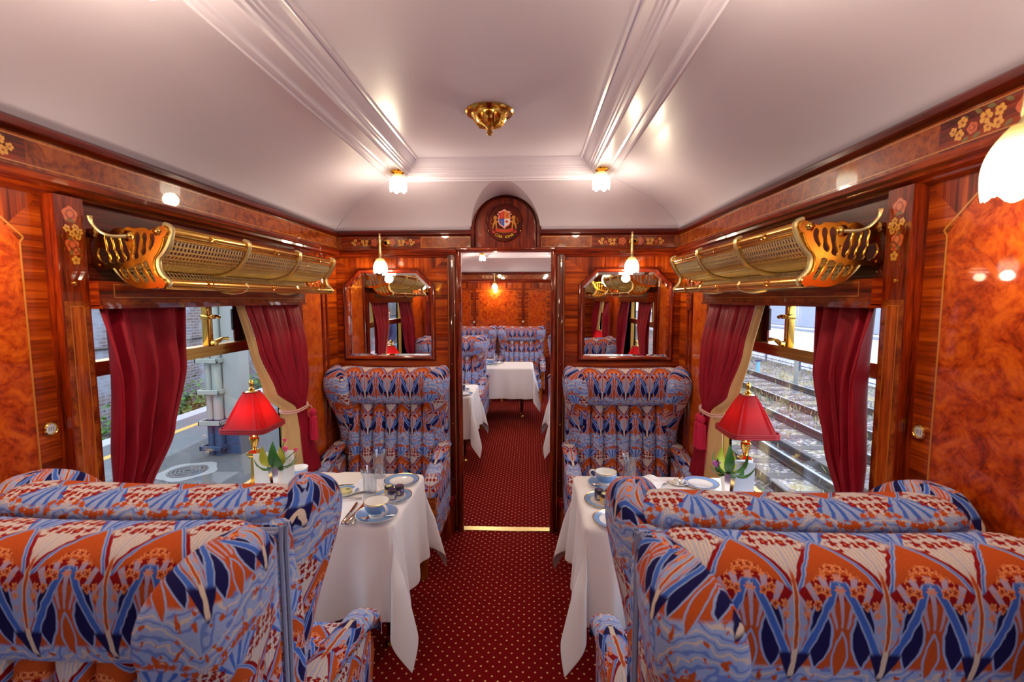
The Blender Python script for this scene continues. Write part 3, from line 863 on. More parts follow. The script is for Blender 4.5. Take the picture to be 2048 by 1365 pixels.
# ------------------------------------------------------------------ lamps
SKY, SUN_E, EXPO = 4.4, 1.6, 0.15
def bulb(loc, power, parent=None, col=(1, .72, .42), r=.02, name='bulb_light'):
    l = bpy.data.lights.new(name, 'POINT'); l.energy = power; l.color = col; l.shadow_soft_size = r
    o = bpy.data.objects.new(name, l); COL.objects.link(o); o.location = loc
    if parent: o.parent = parent
    return o
def tulip(t, z0, h, r, loc=(0, 0)):
    """scalloped glass bell hanging below z0"""
    def fn(u, w):
        rr = r*(.42+.58*(1-(1-min(w*1.6, 1))**2)) if w < .62 else r*(1.0-.06*((w-.62)/.38)**2)
        a = u*2*PI
        sc = .5+.5*cos(a*6)
        z = z0-h*w+(h*.13*(1-sc)*max(0, (w-.6)/.4)**1.5)
        rr *= 1+.03*cos(a*6)*w
        return (loc[0]+rr*cos(a), loc[1]+rr*sin(a), z)
    b = MB(); b.grid(fn, 36, 12, 'lamp_glass', None, cu=True)
    b.grid(lambda u, w: tuple(c*(.96 if i < 2 else 1) for i, c in enumerate(fn(u, w))), 36, 12, 'lamp_glass', None, cu=True)
    return b.build('glass_shade', None, t, recalc=False, angle=60)
def ceiling_lamp(x, y, label, P=7, z=2.317):
    t = thing('ceiling_lamp', label, 'lamp', (x, y, z), 0, 'tulip glass ceiling lamps')
    b = MB(); b.lathe([(0, -.016), (.02, -.016), (.024, -.012), (.036, -.008), (.038, 0), (0, 0)], 24, (0, 0, 0), 'brass_orange'); b.build('ceiling_plate', None, t)
    tulip(t, -.014, .094, .045)
    bulb((0, 0, -.135), P, t, (1, .80, .56), .035)
    return t
LX = .532
def wall_lamp(x, y, z, label, P=5, face=(0, -1), out=.07, size=1.0):
    t = thing('wall_lamp', label, 'lamp', (x, y, z), 0, 'brass wall lamps with tulip glass')
    fx, fy = face
    b = MB(xf=lambda a, c, h: (-a*fy+c*fx, a*fx+c*fy, h))   # local: a across, c out from wall
    b.lathe([(.030, 0), (.030, .006), (.022, .012), (.012, .016), (.010, .03)], 20, (.024, 0, 0), 'brass', 'y'); 
    b.build('rosette', None, t)
    b = MB(xf=b.xf)
    b.tube([(.020, .02, 0), (.012, .045, .004), (0, out, .008)], .006, 8, 'brass')
    b.lathe([(0, .058), (.006, .055), (.008, .048), (.005, .042), (.0085, .038), (.0085, .02), (.011, .016), (.011, .0), (.009, -.01), (.011, -.06), (.0125, -.09), (.011, -.094), (.016, -.104), (.018, -.112), (.0, -.113)], 16, (0, out, 0), 'brass_pale')
    b.build('stem', None, t)
    tulip(t, -.108, .10*size, .046*size, (out*fx, out*fy))
    bulb((out*fx, out*fy, -.235), P, t, (1, .80, .56), .03)
    return t
LY = (2.489, .87, my(2.489))
names = [('far left corner of the ceiling border', 'far right corner of the ceiling border'), ('left ceiling border, cut by the top picture edge', 'right ceiling border above the viewer'), ('left ceiling border behind the viewer', 'right ceiling border behind the viewer')]
for y, nm in zip(LY, names):
    for s, n_ in zip((-1, 1), nm): ceiling_lamp(s*LX, y, 'lit scalloped glass lamp at the '+n_, {0: 7, 1: 7.5, 2: 3}[LY.index(y)])
wall_lamp(-.835, END-.028, 2.025, 'brass lamp with glowing glass tulip above the left mirror')
wall_lamp(.828, END-.028, 2.025, 'brass lamp with glowing glass tulip above the right mirror')
wall_lamp(1.152, .895, 2.06, 'glowing glass lamp on the right wall panel beside the viewer', 3.5, (-1, 0), .098, 1.27)
wall_lamp(-1.152, .95, 2.03, 'brass lamp on the left wall panel, seen only as a glint', 6, (1, 0))
# ------------------------------------------------------------------ dining tables, cloths and what stands on them
TZ = .735; TY = 2.07
def make_table(x0, x1, y0, y1, label, legx):
    cx, cyy = (x0+x1)/2, (y0+y1)/2
    t = thing('dining_table', label, 'table', (cx, cyy, 0), 0, 'dining tables under white cloths')
    b = MB(grain='y'); b.rbox((x0-cx, y0-cyy, .695), (x1-cx, y1-cyy, .728), .008, 2, 'table_wood'); b.build('tabletop', None, t)
    for lx in legx:
        b = MB(grain='z'); b.lathe([(.0, .695), (.035, .695), (.035, .66), (.024, .64), (.030, .60), (.026, .3), (.02, .14), (.022, .10), (.016, .09), (.016, .05), (0, .05)], 20, (lx-cx, 0, 0), 'table_wood'); l = b.build('leg', None, t)
        b = MB(); b.lathe([(.0, .05), (.018, .05), (.022, .035), (.016, .02), (.03, .008), (.032, 0), (0, 0)], 20, (lx-cx, 0, 0), 'brass'); b.build('brass_foot', None, l)
    return t
def make_cloth(s, A, B, L, x_wall, yc, label, seed=0, Ls=None, grp='white tablecloths'):
    """local: a runs from the wall edge (0) to the aisle edge (A), t across; s = side of the car"""
    Ls = Ls or L; rr = .018
    rnd = random.Random(seed); ph = [rnd.uniform(0, 6) for _ in range(6)]
    def drop(d):
        th = min(d/rr, PI/2); return rr*sin(th), rr*(1-cos(th))+max(0, d-rr*PI/2)
    N, K = 64, 88
    ug = [A*k/26 for k in range(27)]+[A+L*(k/28)**1.0 for k in range(1, 29)]
    vg = [-B-Ls+Ls*k/26 for k in range(26)]+[-B+2*B*k/24 for k in range(24)]+[B+Ls*k/26 for k in range(27)]
    def fn(u, w):
        a, t = ug[int(round(u*(len(ug)-1)))], vg[int(round(w*(len(vg)-1)))]
        sg = 1 if t >= 0 else -1
        ds, dt = max(0, a-A), max(0, abs(t)-B)
        if ds > 0 and dt > 0:
            r = math.hypot(ds, dt); phi = math.atan2(dt, ds)
            k = r/L; g = .20*(sin(2*phi)**1.15)*min(1, k*1.6)
            o1, dn = drop(r)
            wv = g*r; dn = dn*math.sqrt(max(.05, 1-g*g))
            fl = .02*k
            pa = A+(o1*.7+fl)*cos(phi)**2+wv*.7071-.7071*r*.16*sin(4*phi)*min(1, k*2)
            pt_ = B+(o1*.7+fl)*sin(phi)**2+wv*.7071+.7071*r*.16*sin(4*phi)*min(1, k*2)
            p = (pa, sg*pt_, -dn)
        elif ds > 0:
            o, dn = drop(ds); k = ds/L; e = max(0, 1-(abs(t)/B)**4)
            gs = .040*math.exp(-((abs(t)-B+.075)/.030)**2)-.022*math.exp(-((abs(t)-B+.155)/.045)**2)
            p = (A+o+.02*k+gs*k+.016*k*e*sin(t*15+ph[0])+.006*k*e*sin(t*34+ph[1]), t, -dn)
        elif dt > 0:
            o, dn = drop(dt); k = dt/L; e = max(0, 1-abs(2*a/A-1)**4) if a < A*.5 else max(0, 1-(2*a/A-1)**6)
            gs = .050*math.exp(-((a-A+.085)/.032)**2)-.026*math.exp(-((a-A+.17)/.045)**2)+.03*math.exp(-((a-A+.30)/.05)**2)
            p = (a, sg*(B+o+.02*k+gs*k+.020*k*e*sin(a*13+ph[2+(sg > 0)])+.010*k*e*sin(a*27+ph[4])), -dn)
        else: p = (a, t, 0)
        return (s*p[0], p[1], p[2])
    b = MB(); b.grid(fn, len(ug)-1, len(vg)-1, 'linen')
    o = b.build('tablecloth', None, None, angle=180, recalc=False)
    o.location = (x_wall, yc, TZ)
    md = o.modifiers.new('thickness', 'SOLIDIFY'); md.thickness = .0016; md.offset = -1
    md = o.modifiers.new('soft', 'SUBSURF'); md.levels = md.render_levels = 1
    return tag(o, label, 'tablecloth', grp)
for s, nm in ((-1, 'left'), (1, 'right')):
    x0, x1 = sorted((s*.415, s*1.14))
    make_table(x0, x1, 1.815, 2.325, 'dining table under the white cloth on the '+nm+' of the aisle', [s*.50])
def cloth_on(s, xw, xa, yc, B, L, label, seed, grp='white tablecloths'):
    A = abs(xw-xa)
    o = make_cloth(-s, A, B, L, xw, yc, label, seed, grp=grp)      # runs from the wall towards the aisle
    return o
cloth_on(-1, -1.14, -.405, TY, .265, .42, 'white tablecloth hanging in folds over the left table by the doorway', 3)
cloth_on(1, 1.14, .405, TY, .265, .42, 'white tablecloth hanging in folds over the right table by the doorway', 11)

# --- china
def plate_prof(r, lip=.012):
    return [(0, .004), (r*.60, .004), (r*.66, .007), (r*.97, lip), (r, lip+.001), (r*1.0, lip-.001), (r*.66, .003), (r*.6, 0), (0, 0)]
def make_plate(x, y, r, label, grp='blue rimmed plates'):
    t = thing('china_plate', label, 'plate', (x, y, TZ+.001), 0, grp)
    pf = plate_prof(r)
    b = MB(); b.lathe(pf, 40, (0, 0, 0), 'china'); b.build('plate_body', None, t)
    b = MB(); b.lathe([(r*.69, .0085), (r*.96, .0125)], 40, (0, 0, .0004), 'china_blue'); b.build('blue_rim', None, t)
    b = MB(); b.lathe([(r*.96, .0125), (r*1.002, .0134), (r*1.002, .0115)], 40, (0, 0, .0004), 'gilt'); b.build('gilt_edge', None, t)
    return t
def make_cup(x, y, rz, label, slabel):
    s_ = thing('saucer', slabel, 'saucer', (x, y, TZ+.001), 0, 'blue saucers')
    r = .088
    b = MB(); b.lathe([(0, .004), (.03, .004), (.034, .008), (r*.97, .018), (r, .0185), (r, .0165), (.034, .003), (.03, 0), (0, 0)], 40, (0, 0, 0), 'china'); b.build('saucer_body', None, s_)
    b = MB(); b.lathe([(.036, .0086), (r*.96, .0181)], 40, (0, 0, .0005), 'china_blue'); b.build('blue_band', None, s_)
    t = thing('teacup', label, 'cup', (x, y, TZ+.006), rz, 'blue banded teacups')
    prof = [(0, .0), (.023, .0), (.023, .006), (.020, .010), (.034, .018), (.046, .034), (.051, .052), (.053, .066), (.0515, .066), (.049, .052), (.043, .034), (.03, .020), (0, .016)]
    b = MB(); b.lathe(prof, 40, (0, 0, 0), 'china'); b.build('bowl', None, t)
    b = MB(); b.lathe([(.0385, .0222), (.0465, .034), (.0518, .0525), (.0532, .060)], 40, (0, 0, 0), 'china_blue'); b.build('blue_band', None, t)
    b = MB(); b.lathe([(.0528, .0645), (.0536, .0665), (.0515, .0668)], 40, (0, 0, 0), 'gilt'); b.build('gilt_rim', None, t)
    b = MB(); b.tube([(.050, 0, .058), (.066, 0, .064), (.078, 0, .056), (.078, 0, .042), (.066, 0, .030), (.046, 0, .030)], [.004, .0045, .005, .005, .0045, .004], 10, 'china', sm=4); b.build('handle', None, t)
    return t
def make_spoon(x, y, rz, ln, label, z=TZ+.003, tilt=0.0):
    t = thing('spoon', label, 'spoon', (x, y, z), rz, 'silver spoons')
    k = ln/.15
    b = MB()
    def bowl(u, w):
        a = u*2*PI; q = w
        return (.015*k*q*cos(a)*(1-.15*sin(a)), ln*.42+.024*k*q*sin(a), .004-.0055*(1-q*q)+.003)
    b.grid(bowl, 20, 6, 'silver', None, cu=True); b.build('spoon_bowl', None, t)
    b = MB(); b.tube([(0, ln*.27, .006), (0, ln*.1, .009), (0, -ln*.3, .005), (0, -ln*.5, .003)], [.002, .0022, .004, .006], 8, 'silver', scale=.45); b.build('handle', None, t)
    return t
def make_knife(x, y, rz, ln, label, w=.011):
    t = thing('table_knife', label, 'knife', (x, y, TZ+.001), rz, 'silver handled knives')
    b = MB(); b.prism([(-w*.5, 0), (w*.5, 0), (w*.75, ln*.25), (w*.5, ln*.45), (-w*.1, ln*.55), (-w*.6, ln*.5), (-w*.5, ln*.2)], .003, .0045, 'silver'); b.build('blade', None, t)
    b = MB(); b.rbox((-w*.55, -ln*.45, 0), (w*.55, .004, .009), .003, 2, 'silver'); b.build('handle', None, t)
    return t
def make_jar(x, y, z, m, rz, label):
    t = thing('jam_jar', label, 'jar', (x, y, z), rz, 'miniature jam jars')
    b = MB(); b.lathe([(0, 0), (.019, 0), (.021, .003), (.021, .027), (.018, .031), (0, .031)], 24, (0, 0, 0), m); b.build('jar_body', None, t)
    b = MB(); b.lathe([(.0, .030), (.0195, .030), (.0205, .032), (.0205, .042), (.019, .044), (0, .044)], 28, (0, 0, 0), 'lid_dark'); l = b.build('lid', None, t)
    b = MB(); b.lathe([(0, .0446), (.014, .0446)], 20, (0, 0, 0), 'butter' if m == 'jam_amber' else 'jam_purple'); b.build('lid_sticker', None, l)
    b = MB(); b.grid(lambda u, w: (.0214*cos(-2.4+u*1.6), .0214*sin(-2.4+u*1.6), .006+w*.019), 10, 1, 'jam_label'); b.build('paper_label', None, t)
    return t
def make_glass(x, y, label, h=.135):
    t = thing('cut_glass_tumbler', label, 'glass', (x, y, TZ+.001), 0, 'cut glass tumblers')
    pr = [(0, 0), (.030, 0), (.031, .004), (.029, .012), (.030, h*.45), (.030, h*.72), (.0335, h*.82), (.041, h), (.0395, h), (.032, h*.82), (.0275, h*.72), (.0275, .02), (0, .018)]
    b = MB(); b.lathe(pr, 48, (0, 0, 0), 'crystal', flute=12, fa=.035); b.build('tumbler_body', None, t, angle=25)
    return t
make_cup(-.475, 1.85, -.75, 'blue banded teacup with gilt rim at the front of the left table', 'blue saucer under the teacup at the front of the left table')
make_spoon(-.452, 1.80, 1.9, .13, 'teaspoon lying on the saucer of the left table', TZ+.021)
make_plate(-.466, 2.04, .088, 'blue rimmed plate carrying three jam jars on the left table')
make_plate(-.475, 2.225, .086, 'empty blue rimmed plate at the far aisle corner of the left table')
make_jar(-.487, 2.058, TZ+.006, 'jam_amber', .3, 'amber jar with dark lid on the left plate of jars')
make_jar(-.460, 2.018, TZ+.006, 'jam_purple', 0, 'purple jar standing in front on the left plate of jars')
make_jar(-.440, 2.065, TZ+.006, 'jam_purple', -.4, 'purple jar behind at the aisle side of the left plate of jars')
make_glass(-.575, 2.055, 'cut glass tumbler beside the jars on the left table')
make_glass(-.605, 2.285, 'cut glass tumbler half hidden behind the nearer one on the left table')
make_knife(-.600, 1.87, .06, .21, 'knife at the wall side of three pieces of cutlery on the left table', .010)
make_knife(-.573, 1.875, -.04, .22, 'broad bladed knife in the middle of the cutlery on the left table', .014)
make_spoon(-.543, 1.87, -.08, .19, 'large spoon next to the saucer on the left table')
def butter_dish(x, y, label):
    t = thing('butter_dish', label, 'dish', (x, y, TZ+.001), 0, 'butter dishes')
    b = MB(); b.lathe([(0, .004), (.035, .004), (.058, .016), (.060, .017), (.058, .014), (.035, 0), (0, 0)], 32, (0, 0, 0), 'china'); b.build('dish_body', None, t)
    b = MB(); b.lathe([(.04, .0073), (.057, .0160)], 32, (0, 0, .0004), 'china_blue'); b.build('blue_rim', None, t)
    b = MB(); b.lathe([(0, .022), (.025, .022), (.031, .018), (.032, .006), (0, .005)], 20, (0, 0, 0), 'butter', flute=7, fa=.05); b.build('butter_pat', None, t)
    b = MB(); b.prism([(0, .0), (.012, .008), (.026, .002), (.012, -.006)], .0225, .0235, 'leaf'); b.build('garnish', None, t)
butter_dish(-.70, 2.075, 'small blue rimmed dish of butter beside the armchair back, left table')
make_spoon(-.665, 2.0, 1.9, .13, 'butter spoon lying in front of the butter dish')
def napkin(x, y, rz, label, seed):
    rnd = random.Random(seed)
    def f(u, w):
        a, c = (u-.5)*.13, (w-.5)*.13
        h = .028*math.exp(-((a/.05)**2+(c/.045)**2))*(1+.5*sin(a*70+c*40+seed))+.010*abs(sin(a*45-c*30))*max(0, 1-abs(u-.5)*2)+.002
        return (a*(1-.2*sin(c*30)), c*(1+.15*sin(a*30)), h)
    b = MB(); b.grid(f, 26, 26, 'linen'); o = b.build('napkin', None, None, angle=180)
    md = o.modifiers.new('t', 'SOLIDIFY'); md.thickness = .002
    o.location = (x, y, TZ+.001); o.rotation_euler = (0, 0, rz)
    return tag(o, label, 'napkin', 'linen napkins')
napkin(-.635, 2.14, .4, 'crumpled white napkin beside the tumbler on the left table', 2)
def folded_card(x, y, rz, wd, ht, ang, label, m='paper', z=TZ+.002, flat=0.0):
    t = thing('menu_card', label, 'menu', (x, y, z), rz, 'folded menu cards')
    for k, sg in enumerate((1, -1)):
        b = MB()
        if flat:                                          # lying as a shallow tent
            b.rbox((0, -ht/2, -.001), (wd, ht/2, .001), .0005, 1, m)
            o = b.build('leaf_page', None, t); o.rotation_euler = (0, flat, 0) if sg > 0 else (0, PI-flat, 0)
            o.location = (0, 0, wd*sin(flat)+.001)
        else:
            b.rbox((0, -.001, 0), (wd, .001, ht), .0005, 1, m)
            if m == 'paper_blue' and sg > 0:
                for r in range(9):
                    ln_ = wd*(.55+.2*((r*37) % 5)/5)
                    b.box((wd*.12, -.0016, ht*.2+r*ht*.075), (wd*.12+ln_, -.001, ht*.2+r*ht*.075+.0018), 'print_grey')
            o = b.build('leaf_page', None, t); o.rotation_euler = (0, 0, sg*ang)
    return t
simple('print_grey', S(150, 156, 180), .8)
folded_card(-.775, 2.235, .35, .085, .17, 0, 'white folded menu card lying on the far side of the left table', flat=.12)
folded_card(-.905, 2.27, .2, .06, .10, 0, 'cream folded paper behind the white menu card', 'paper', flat=.1)
def sugar_bowl(x, y, label):
    t = thing('sugar_bowl', label, 'bowl', (x, y, TZ+.001), 0)
    b = MB(); b.lathe([(0, 0), (.026, 0), (.028, .005), (.038, .03), (.043, .066), (.041, .066), (.036, .03), (.02, .01), (0, .008)], 36, (0, 0, 0), 'china_blue'); b.build('bowl_body', None, t)
    b = MB(); b.lathe([(.0432, .060), (.0436, .067), (.0405, .067), (.036, .032), (.02, .011), (0, .009)], 36, (0, 0, 0), 'china'); b.build('white_lining', None, t)
sugar_bowl(-1.0, 2.235, 'pale blue bowl by the window curtain on the left table')

make_cup(.535, 2.215, 2.75, 'blue banded teacup at the far aisle corner of the right table', 'blue saucer under the teacup on the right table')
make_spoon(.525, 2.143, 1.2, .13, 'teaspoon lying across the saucer of the right table', TZ+.021)
make_plate(.497, 2.03, .088, 'blue rimmed plate carrying three jam jars on the right table')
make_plate(.510, 1.845, .088, 'blue rimmed plate at the front of the right table, half behind the armchair')
make_jar(.478, 2.05, TZ+.006, 'jam_purple', .2, 'dark jar at the aisle side of the right plate of jars')
make_jar(.497, 2.005, TZ+.006, 'jam_amber', .1, 'amber jar standing in front on the right plate of jars')
make_jar(.525, 2.045, TZ+.006, 'jam_purple', -.3, 'dark jar at the wall side of the right plate of jars')
make_glass(.665, 2.275, 'cut glass tumbler behind the teacup on the right table')
make_plate(1.0, 2.24, .086, 'plate beside the flower vase by the right window')
make_spoon(.985, 2.13, 1.5, .15, 'spoon lying before the plate by the right window')
def sugar_pile(x, y):
    t = thing('sugar_dish', 'small dish of white and brown sugar lumps on the right table', 'dish', (x, y, TZ+.001))
    b = MB(); b.lathe([(0, .003), (.03, .004), (.046, .014), (.047, .012), (.03, 0), (0, 0)], 28, (0, 0, 0), 'china'); b.build('dish_body', None, t)
    rnd = random.Random(4)
    for k in range(9):
        a, r = k*2.4, .006+.0026*k
        b = MB(); b.rbox((-.006, -.006, -.006), (.006, .006, .006), .0015, 1, 'china' if k % 3 else 'jam_amber')
        o = b.build('sugar_lump', None, t); o.location = (r*cos(a), r*sin(a), .0125+(.009 if k < 3 else 0)); o.rotation_euler = (rnd.random(), rnd.random(), rnd.random()*3)
sugar_pile(.893, 2.245)
make_spoon(.945, 2.235, .3, .14, 'small spoon resting by the sugar dish on the right table')
napkin(.76, 2.25, 1.1, 'crumpled white napkin behind the armchair on the right table', 5)

# --- vase of flowers
def vase(x, y, kind, label):
    t = thing('bud_vase', label, 'vase', (x, y, TZ+.001), 0, 'silver bud vases with flowers')
    b = MB(); b.lathe([(0, 0), (.026, 0), (.027, .006), (.018, .014), (.019, .04), (.026, .10), (.036, .165), (.034, .165), (.024, .10), (.016, .02), (0, .016)], 8, (0, 0, 0), 'silver'); b.build('vase_body', None, t, angle=30)
    def leaf(az, el, ln, wd, m, base=.155, off=.012):
        b = MB()
        d = Vector((cos(az)*cos(el), sin(az)*cos(el), sin(el))); sd = Vector((-sin(az), cos(az), 0)); up_ = d.cross(sd)*-1
        ln *= 1.3; wd *= 1.25; el = min(1.42, el*1.15+.22)
        d = Vector((cos(az)*cos(el), sin(az)*cos(el), sin(el)))
        o = Vector((cos(az)*off, sin(az)*off, base))
        def f(u, w):
            c = (w-.5)*2; q = sin(PI*min(1, u*1.0))**.8*wd*(1-.3*u)
            return tuple(o+d*ln*u+sd*c*q+up_*(ln*.25*sin(u*PI*.9)+abs(c)*q*.3))
        b.grid(f, 10, 4, m); o_ = b.build('leaf', None, t, angle=180)
    def flower(az, el, ln, r, m):
        ln *= 1.3; r *= 1.2; d = Vector((cos(az)*cos(el), sin(az)*cos(el), sin(el))); o = Vector((0, 0, .14)); p = o+d*ln
        b = MB(); b.tube([o, o+d*ln*.5+Vector((0, 0, .004)), p], .002, 6, 'leaf'); st = b.build('stem', None, t)
        b = MB()
        for k in range(7):
            a0 = k*2.4; rr = r*(.35+.09*k)
            def f(u, w):
                a = a0+(w-.5)*1.7; h = r*1.3*u; q = rr*(.55+.6*u**1.5)
                return (p.x+q*cos(a)*(1 if k else .6), p.y+q*sin(a), p.z-r*.4+h-.4*r*(u**2)*(k/7)+r*.15*cos((w-.5)*4))
            b.grid(f, 5, 6, m)
        b.build('flower', None, t, angle=180)
    if kind < 0:
        for a in ((-1.2, 1.25, .105, .020, 'leaf'), (-.6, 1.0, .085, .020, 'leaf_lime'), (2.9, .75, .085, .024, 'leaf_lime'), (-2.3, .45, .075, .022, 'leaf'), (-.9, .7, .07, .019, 'leaf'), (.1, .45, .085, .013, 'leaf'), (.5, .25, .08, .012, 'leaf'), (-.3, .2, .06, .015, 'leaf'), (1.7, .6, .07, .02, 'leaf'), (2.2, 1.0, .06, .02, 'leaf_lime')): leaf(*a)
        flower(-.2, 1.05, .085, .013, 'petal_pink'); flower(.35, .75, .09, .010, 'petal_pink'); flower(1.0, 1.2, .1, .010, 'petal_pink')
    else:
        for a in ((-1.9, 1.35, .115, .019, 'leaf'), (2.6, .9, .09, .02, 'leaf'), (.1, .65, .095, .015, 'leaf'), (-.5, .35, .09, .016, 'leaf'), (-2.6, .7, .08, .016, 'leaf'), (-1.2, .45, .07, .02, 'leaf'), (.9, .8, .08, .018, 'leaf_lime'), (1.8, 1.0, .09, .02, 'leaf_lime'), (3.3, .35, .06, .018, 'leaf'), (-.2, .15, .08, .015, 'leaf')): leaf(*a)
        flower(-2.7, .75, .07, .016, 'petal_mauve'); flower(-1.7, 1.2, .085, .013, 'petal_pink')
    return t
vase(-.985, 2.0, -1, 'silver vase with pink buds and leaves by the left window')
vase(1.02, 1.985, 1, 'silver vase with mauve and pink roses by the right window')
folded_card(-1.03, 2.07, -1.205, .085, .20, 1.485, 'white menu card standing behind the silver vase on the left table')
folded_card(1.05, 2.03, -.25, .095, .20, .22, 'bluish printed menu booklet standing behind the silver vase on the right table', 'paper_blue')

# --- table lamps
def table_lamp(x, y, label, P):
    t = thing('table_lamp', label, 'lamp', (x, y, TZ+.001), 0, 'brass table lamps with red shades')
    def sq(b, h0, h1, z0, z1, m): 
        q0 = [(-h0, -h0, z0), (h0, -h0, z0), (h0, h0, z0), (-h0, h0, z0)]; q1 = [(-h1, -h1, z1), (h1, -h1, z1), (h1, h1, z1), (-h1, h1, z1)]
        for i in range(4): b.face([q0[i], q0[(i+1) % 4], q1[(i+1) % 4], q1[i]], m)
        b.face(q0[::-1], m); b.face(q1, m)
    b = MB(); sq(b, .042, .042, 0, .010, 'brass'); sq(b, .036, .030, .010, .022, 'brass'); sq(b, .026, .022, .022, .034, 'brass'); b.build('base', None, t, smooth=False)
    b = MB(); sq(b, .016, .013, .034, .165, 'brass'); sq(b, .02, .02, .165, .172, 'brass'); sq(b, .017, .017, .172, .180, 'brass'); sq(b, .026, .026, .180, .190, 'brass'); sq(b, .023, .012, .190, .202, 'brass'); b.build('column', None, t, smooth=False)
    b = MB(); b.lathe([(.012, .202), (.009, .212), (.014, .222), (.021, .245), (.022, .258), (.017, .264), (.019, .27), (.010, .276), (.006, .29), (.004, .30), (.004, .478), (.012, .484), (.013, .492), (.0075, .498), (.006, .502), (.011, .512), (.0105, .524), (.005, .535), (0, .538)], 20, (0, 0, 0), 'brass'); b.build('urn_stem_and_finial', None, t)
    z0, z1, H0, H1 = .306, .478, .104, .028
    def sh(u, w):
        a = u*2*PI; q = (1-w); h = H1+(H0-H1)*(q**.82*.85+.15*q*q)
        c, s_ = cos(a), sin(a); e = 2/7
        px = math.copysign(abs(c)**e, c); py = math.copysign(abs(s_)**e, s_)
        pl = 1+.038*sin(u*2*PI*14+.8*sin(u*31))*(1-abs(w-.55)*1.4)
        return (h*px*pl, h*py*pl, z0+(z1-z0)*w)
    b = MB(); b.grid(sh, 128, 14, 'shade_silk', lambda u, w: (u*.8, w*.2), cu=True); so = b.build('lamp_shade', None, t, recalc=False, angle=180)
    b = MB()
    for k, (dz, rr) in enumerate(((.004, .0045), (.012, .0045), (.020, .0045))):
        pts = [tuple(c*(1+.012) if i < 2 else z0+dz-.004 for i, c in enumerate(sh(j/64, .0))) for j in range(64)]
        b.tube(pts, rr, 6, 'braid', closed=True)
    b.build('lower_braid', None, so)
    b = MB(); b.tube([tuple(c*1.02 if i < 2 else z1 for i, c in enumerate(sh(j/32, 1.0))) for j in range(32)], .003, 6, 'braid', closed=True); b.build('upper_braid', None, so)
    b = MB(); b.lathe([(.028, z1+.001), (.024, z1+.004), (.006, z1+.006)], 24, (0, 0, 0), 'brass_pale'); b.build('shade_cap', None, t)
    bulb((0, 0, .37), P, t, (1, .70, .40), .018)
    return t
table_lamp(-1.137, 2.095, 'brass table lamp with glowing red pleated shade at the left window', .7)
table_lamp(1.140, 2.09, 'brass table lamp with crimson pleated shade at the right window', .28)
# ------------------------------------------------------------------ windows, curtains, racks, mirrors and fittings
def window(i, s, m, label, x=1.255, y0=WY0, y1=WY1):
    w = bpy.data.objects.new('window_%d' % i, None); COL.objects.link(w); struct(w, label)
    X = lambda a, c, h: (s*a, m(c), h)
    b = MB(xf=X)
    for (ya, yb, za, zb) in ((y0, y0+.03, SILL, 1.72), (y1-.03, y1, SILL, 1.72), (y0, y1, SILL, SILL+.025), (y0, y1, 1.70, 1.725)):
        b.rbox((x-.015, ya, za), (x+.02, yb, zb), .004, 1, 'brass_old')
    b.build('window_frame', None, w)
    b = MB(xf=X)
    for k, (za, zb, dx) in enumerate(((1.398, 1.41, .0), (1.41, 1.422, .008), (1.422, 1.434, .0), (1.434, 1.446, .008))): b.box((x-.03-dx, y0+.03, za), (x+.02, y1-.03, zb), 'brass_old')
    b.build('transom_bar', None, w, smooth=False)
    b = MB(xf=X, grain='z'); b.rbox((x-.02, 2.235, 1.446), (x+.015, 2.262, 1.70), .003, 1, 'brass_old'); b.rbox((x-.0, 2.18, 1.446), (x+.012, 2.235, 1.70), .003, 1, 'mahogany_dark'); b.rbox((x-.002, 2.165, 1.50), (x+.01, 2.182, 1.60), .002, 1, 'black'); b.build('sliding_vent_post', None, w)
    b = MB(xf=X); b.rbox((x-.035, 1.945, 1.446), (x-.005, 1.965, 1.70), .004, 2, 'brass'); b.rbox((x-.028, 1.965, 1.446), (x-.005, 1.985, 1.70), .003, 2, 'brass')
    b.build('latch_bar', None, w)
    b = MB(xf=X); b.rbox((x-.042, 1.94, 1.56), (x-.005, 1.99, 1.58), .004, 2, 'brass'); b.tube([(x-.02, 1.985, 1.57), (x-.03, 2.01, 1.572), (x-.03, 2.025, 1.566)], [.008, .006, .009], 8, 'brass')
    b.tube([(x-.035, 1.96, 1.452), (x-.05, 1.975, 1.462), (x-.06, 2.0, 1.474), (x-.06, 2.03, 1.47)], [.010, .011, .006, .009], 8, 'brass', sm=3); b.lathe([(0, -.012), (.014, -.01), (.014, .006), (0, .008)], 12, (x-.045, 1.962, 1.456), 'brass', 'x'); b.build('latch_handle', None, w)
    for za, zb in ((SILL+.02, 1.40), (1.444, 1.705)):
        b = MB(xf=X); b.box((x, y0+.02, za), (x+.005, y1-.02, zb), 'pane'); b.build('pane', None, w, smooth=False)
def interp(T, z):
    for (a, b) in zip(T, T[1:]):
        if z <= a[0] and z >= b[0]:
            t = (a[0]-z)/(a[0]-b[0]); t = t*t*(3-2*t)*.5+t*.5
            return [p+(q-p)*t for p, q in zip(a[1:], b[1:])]
    return list(T[-1][1:])
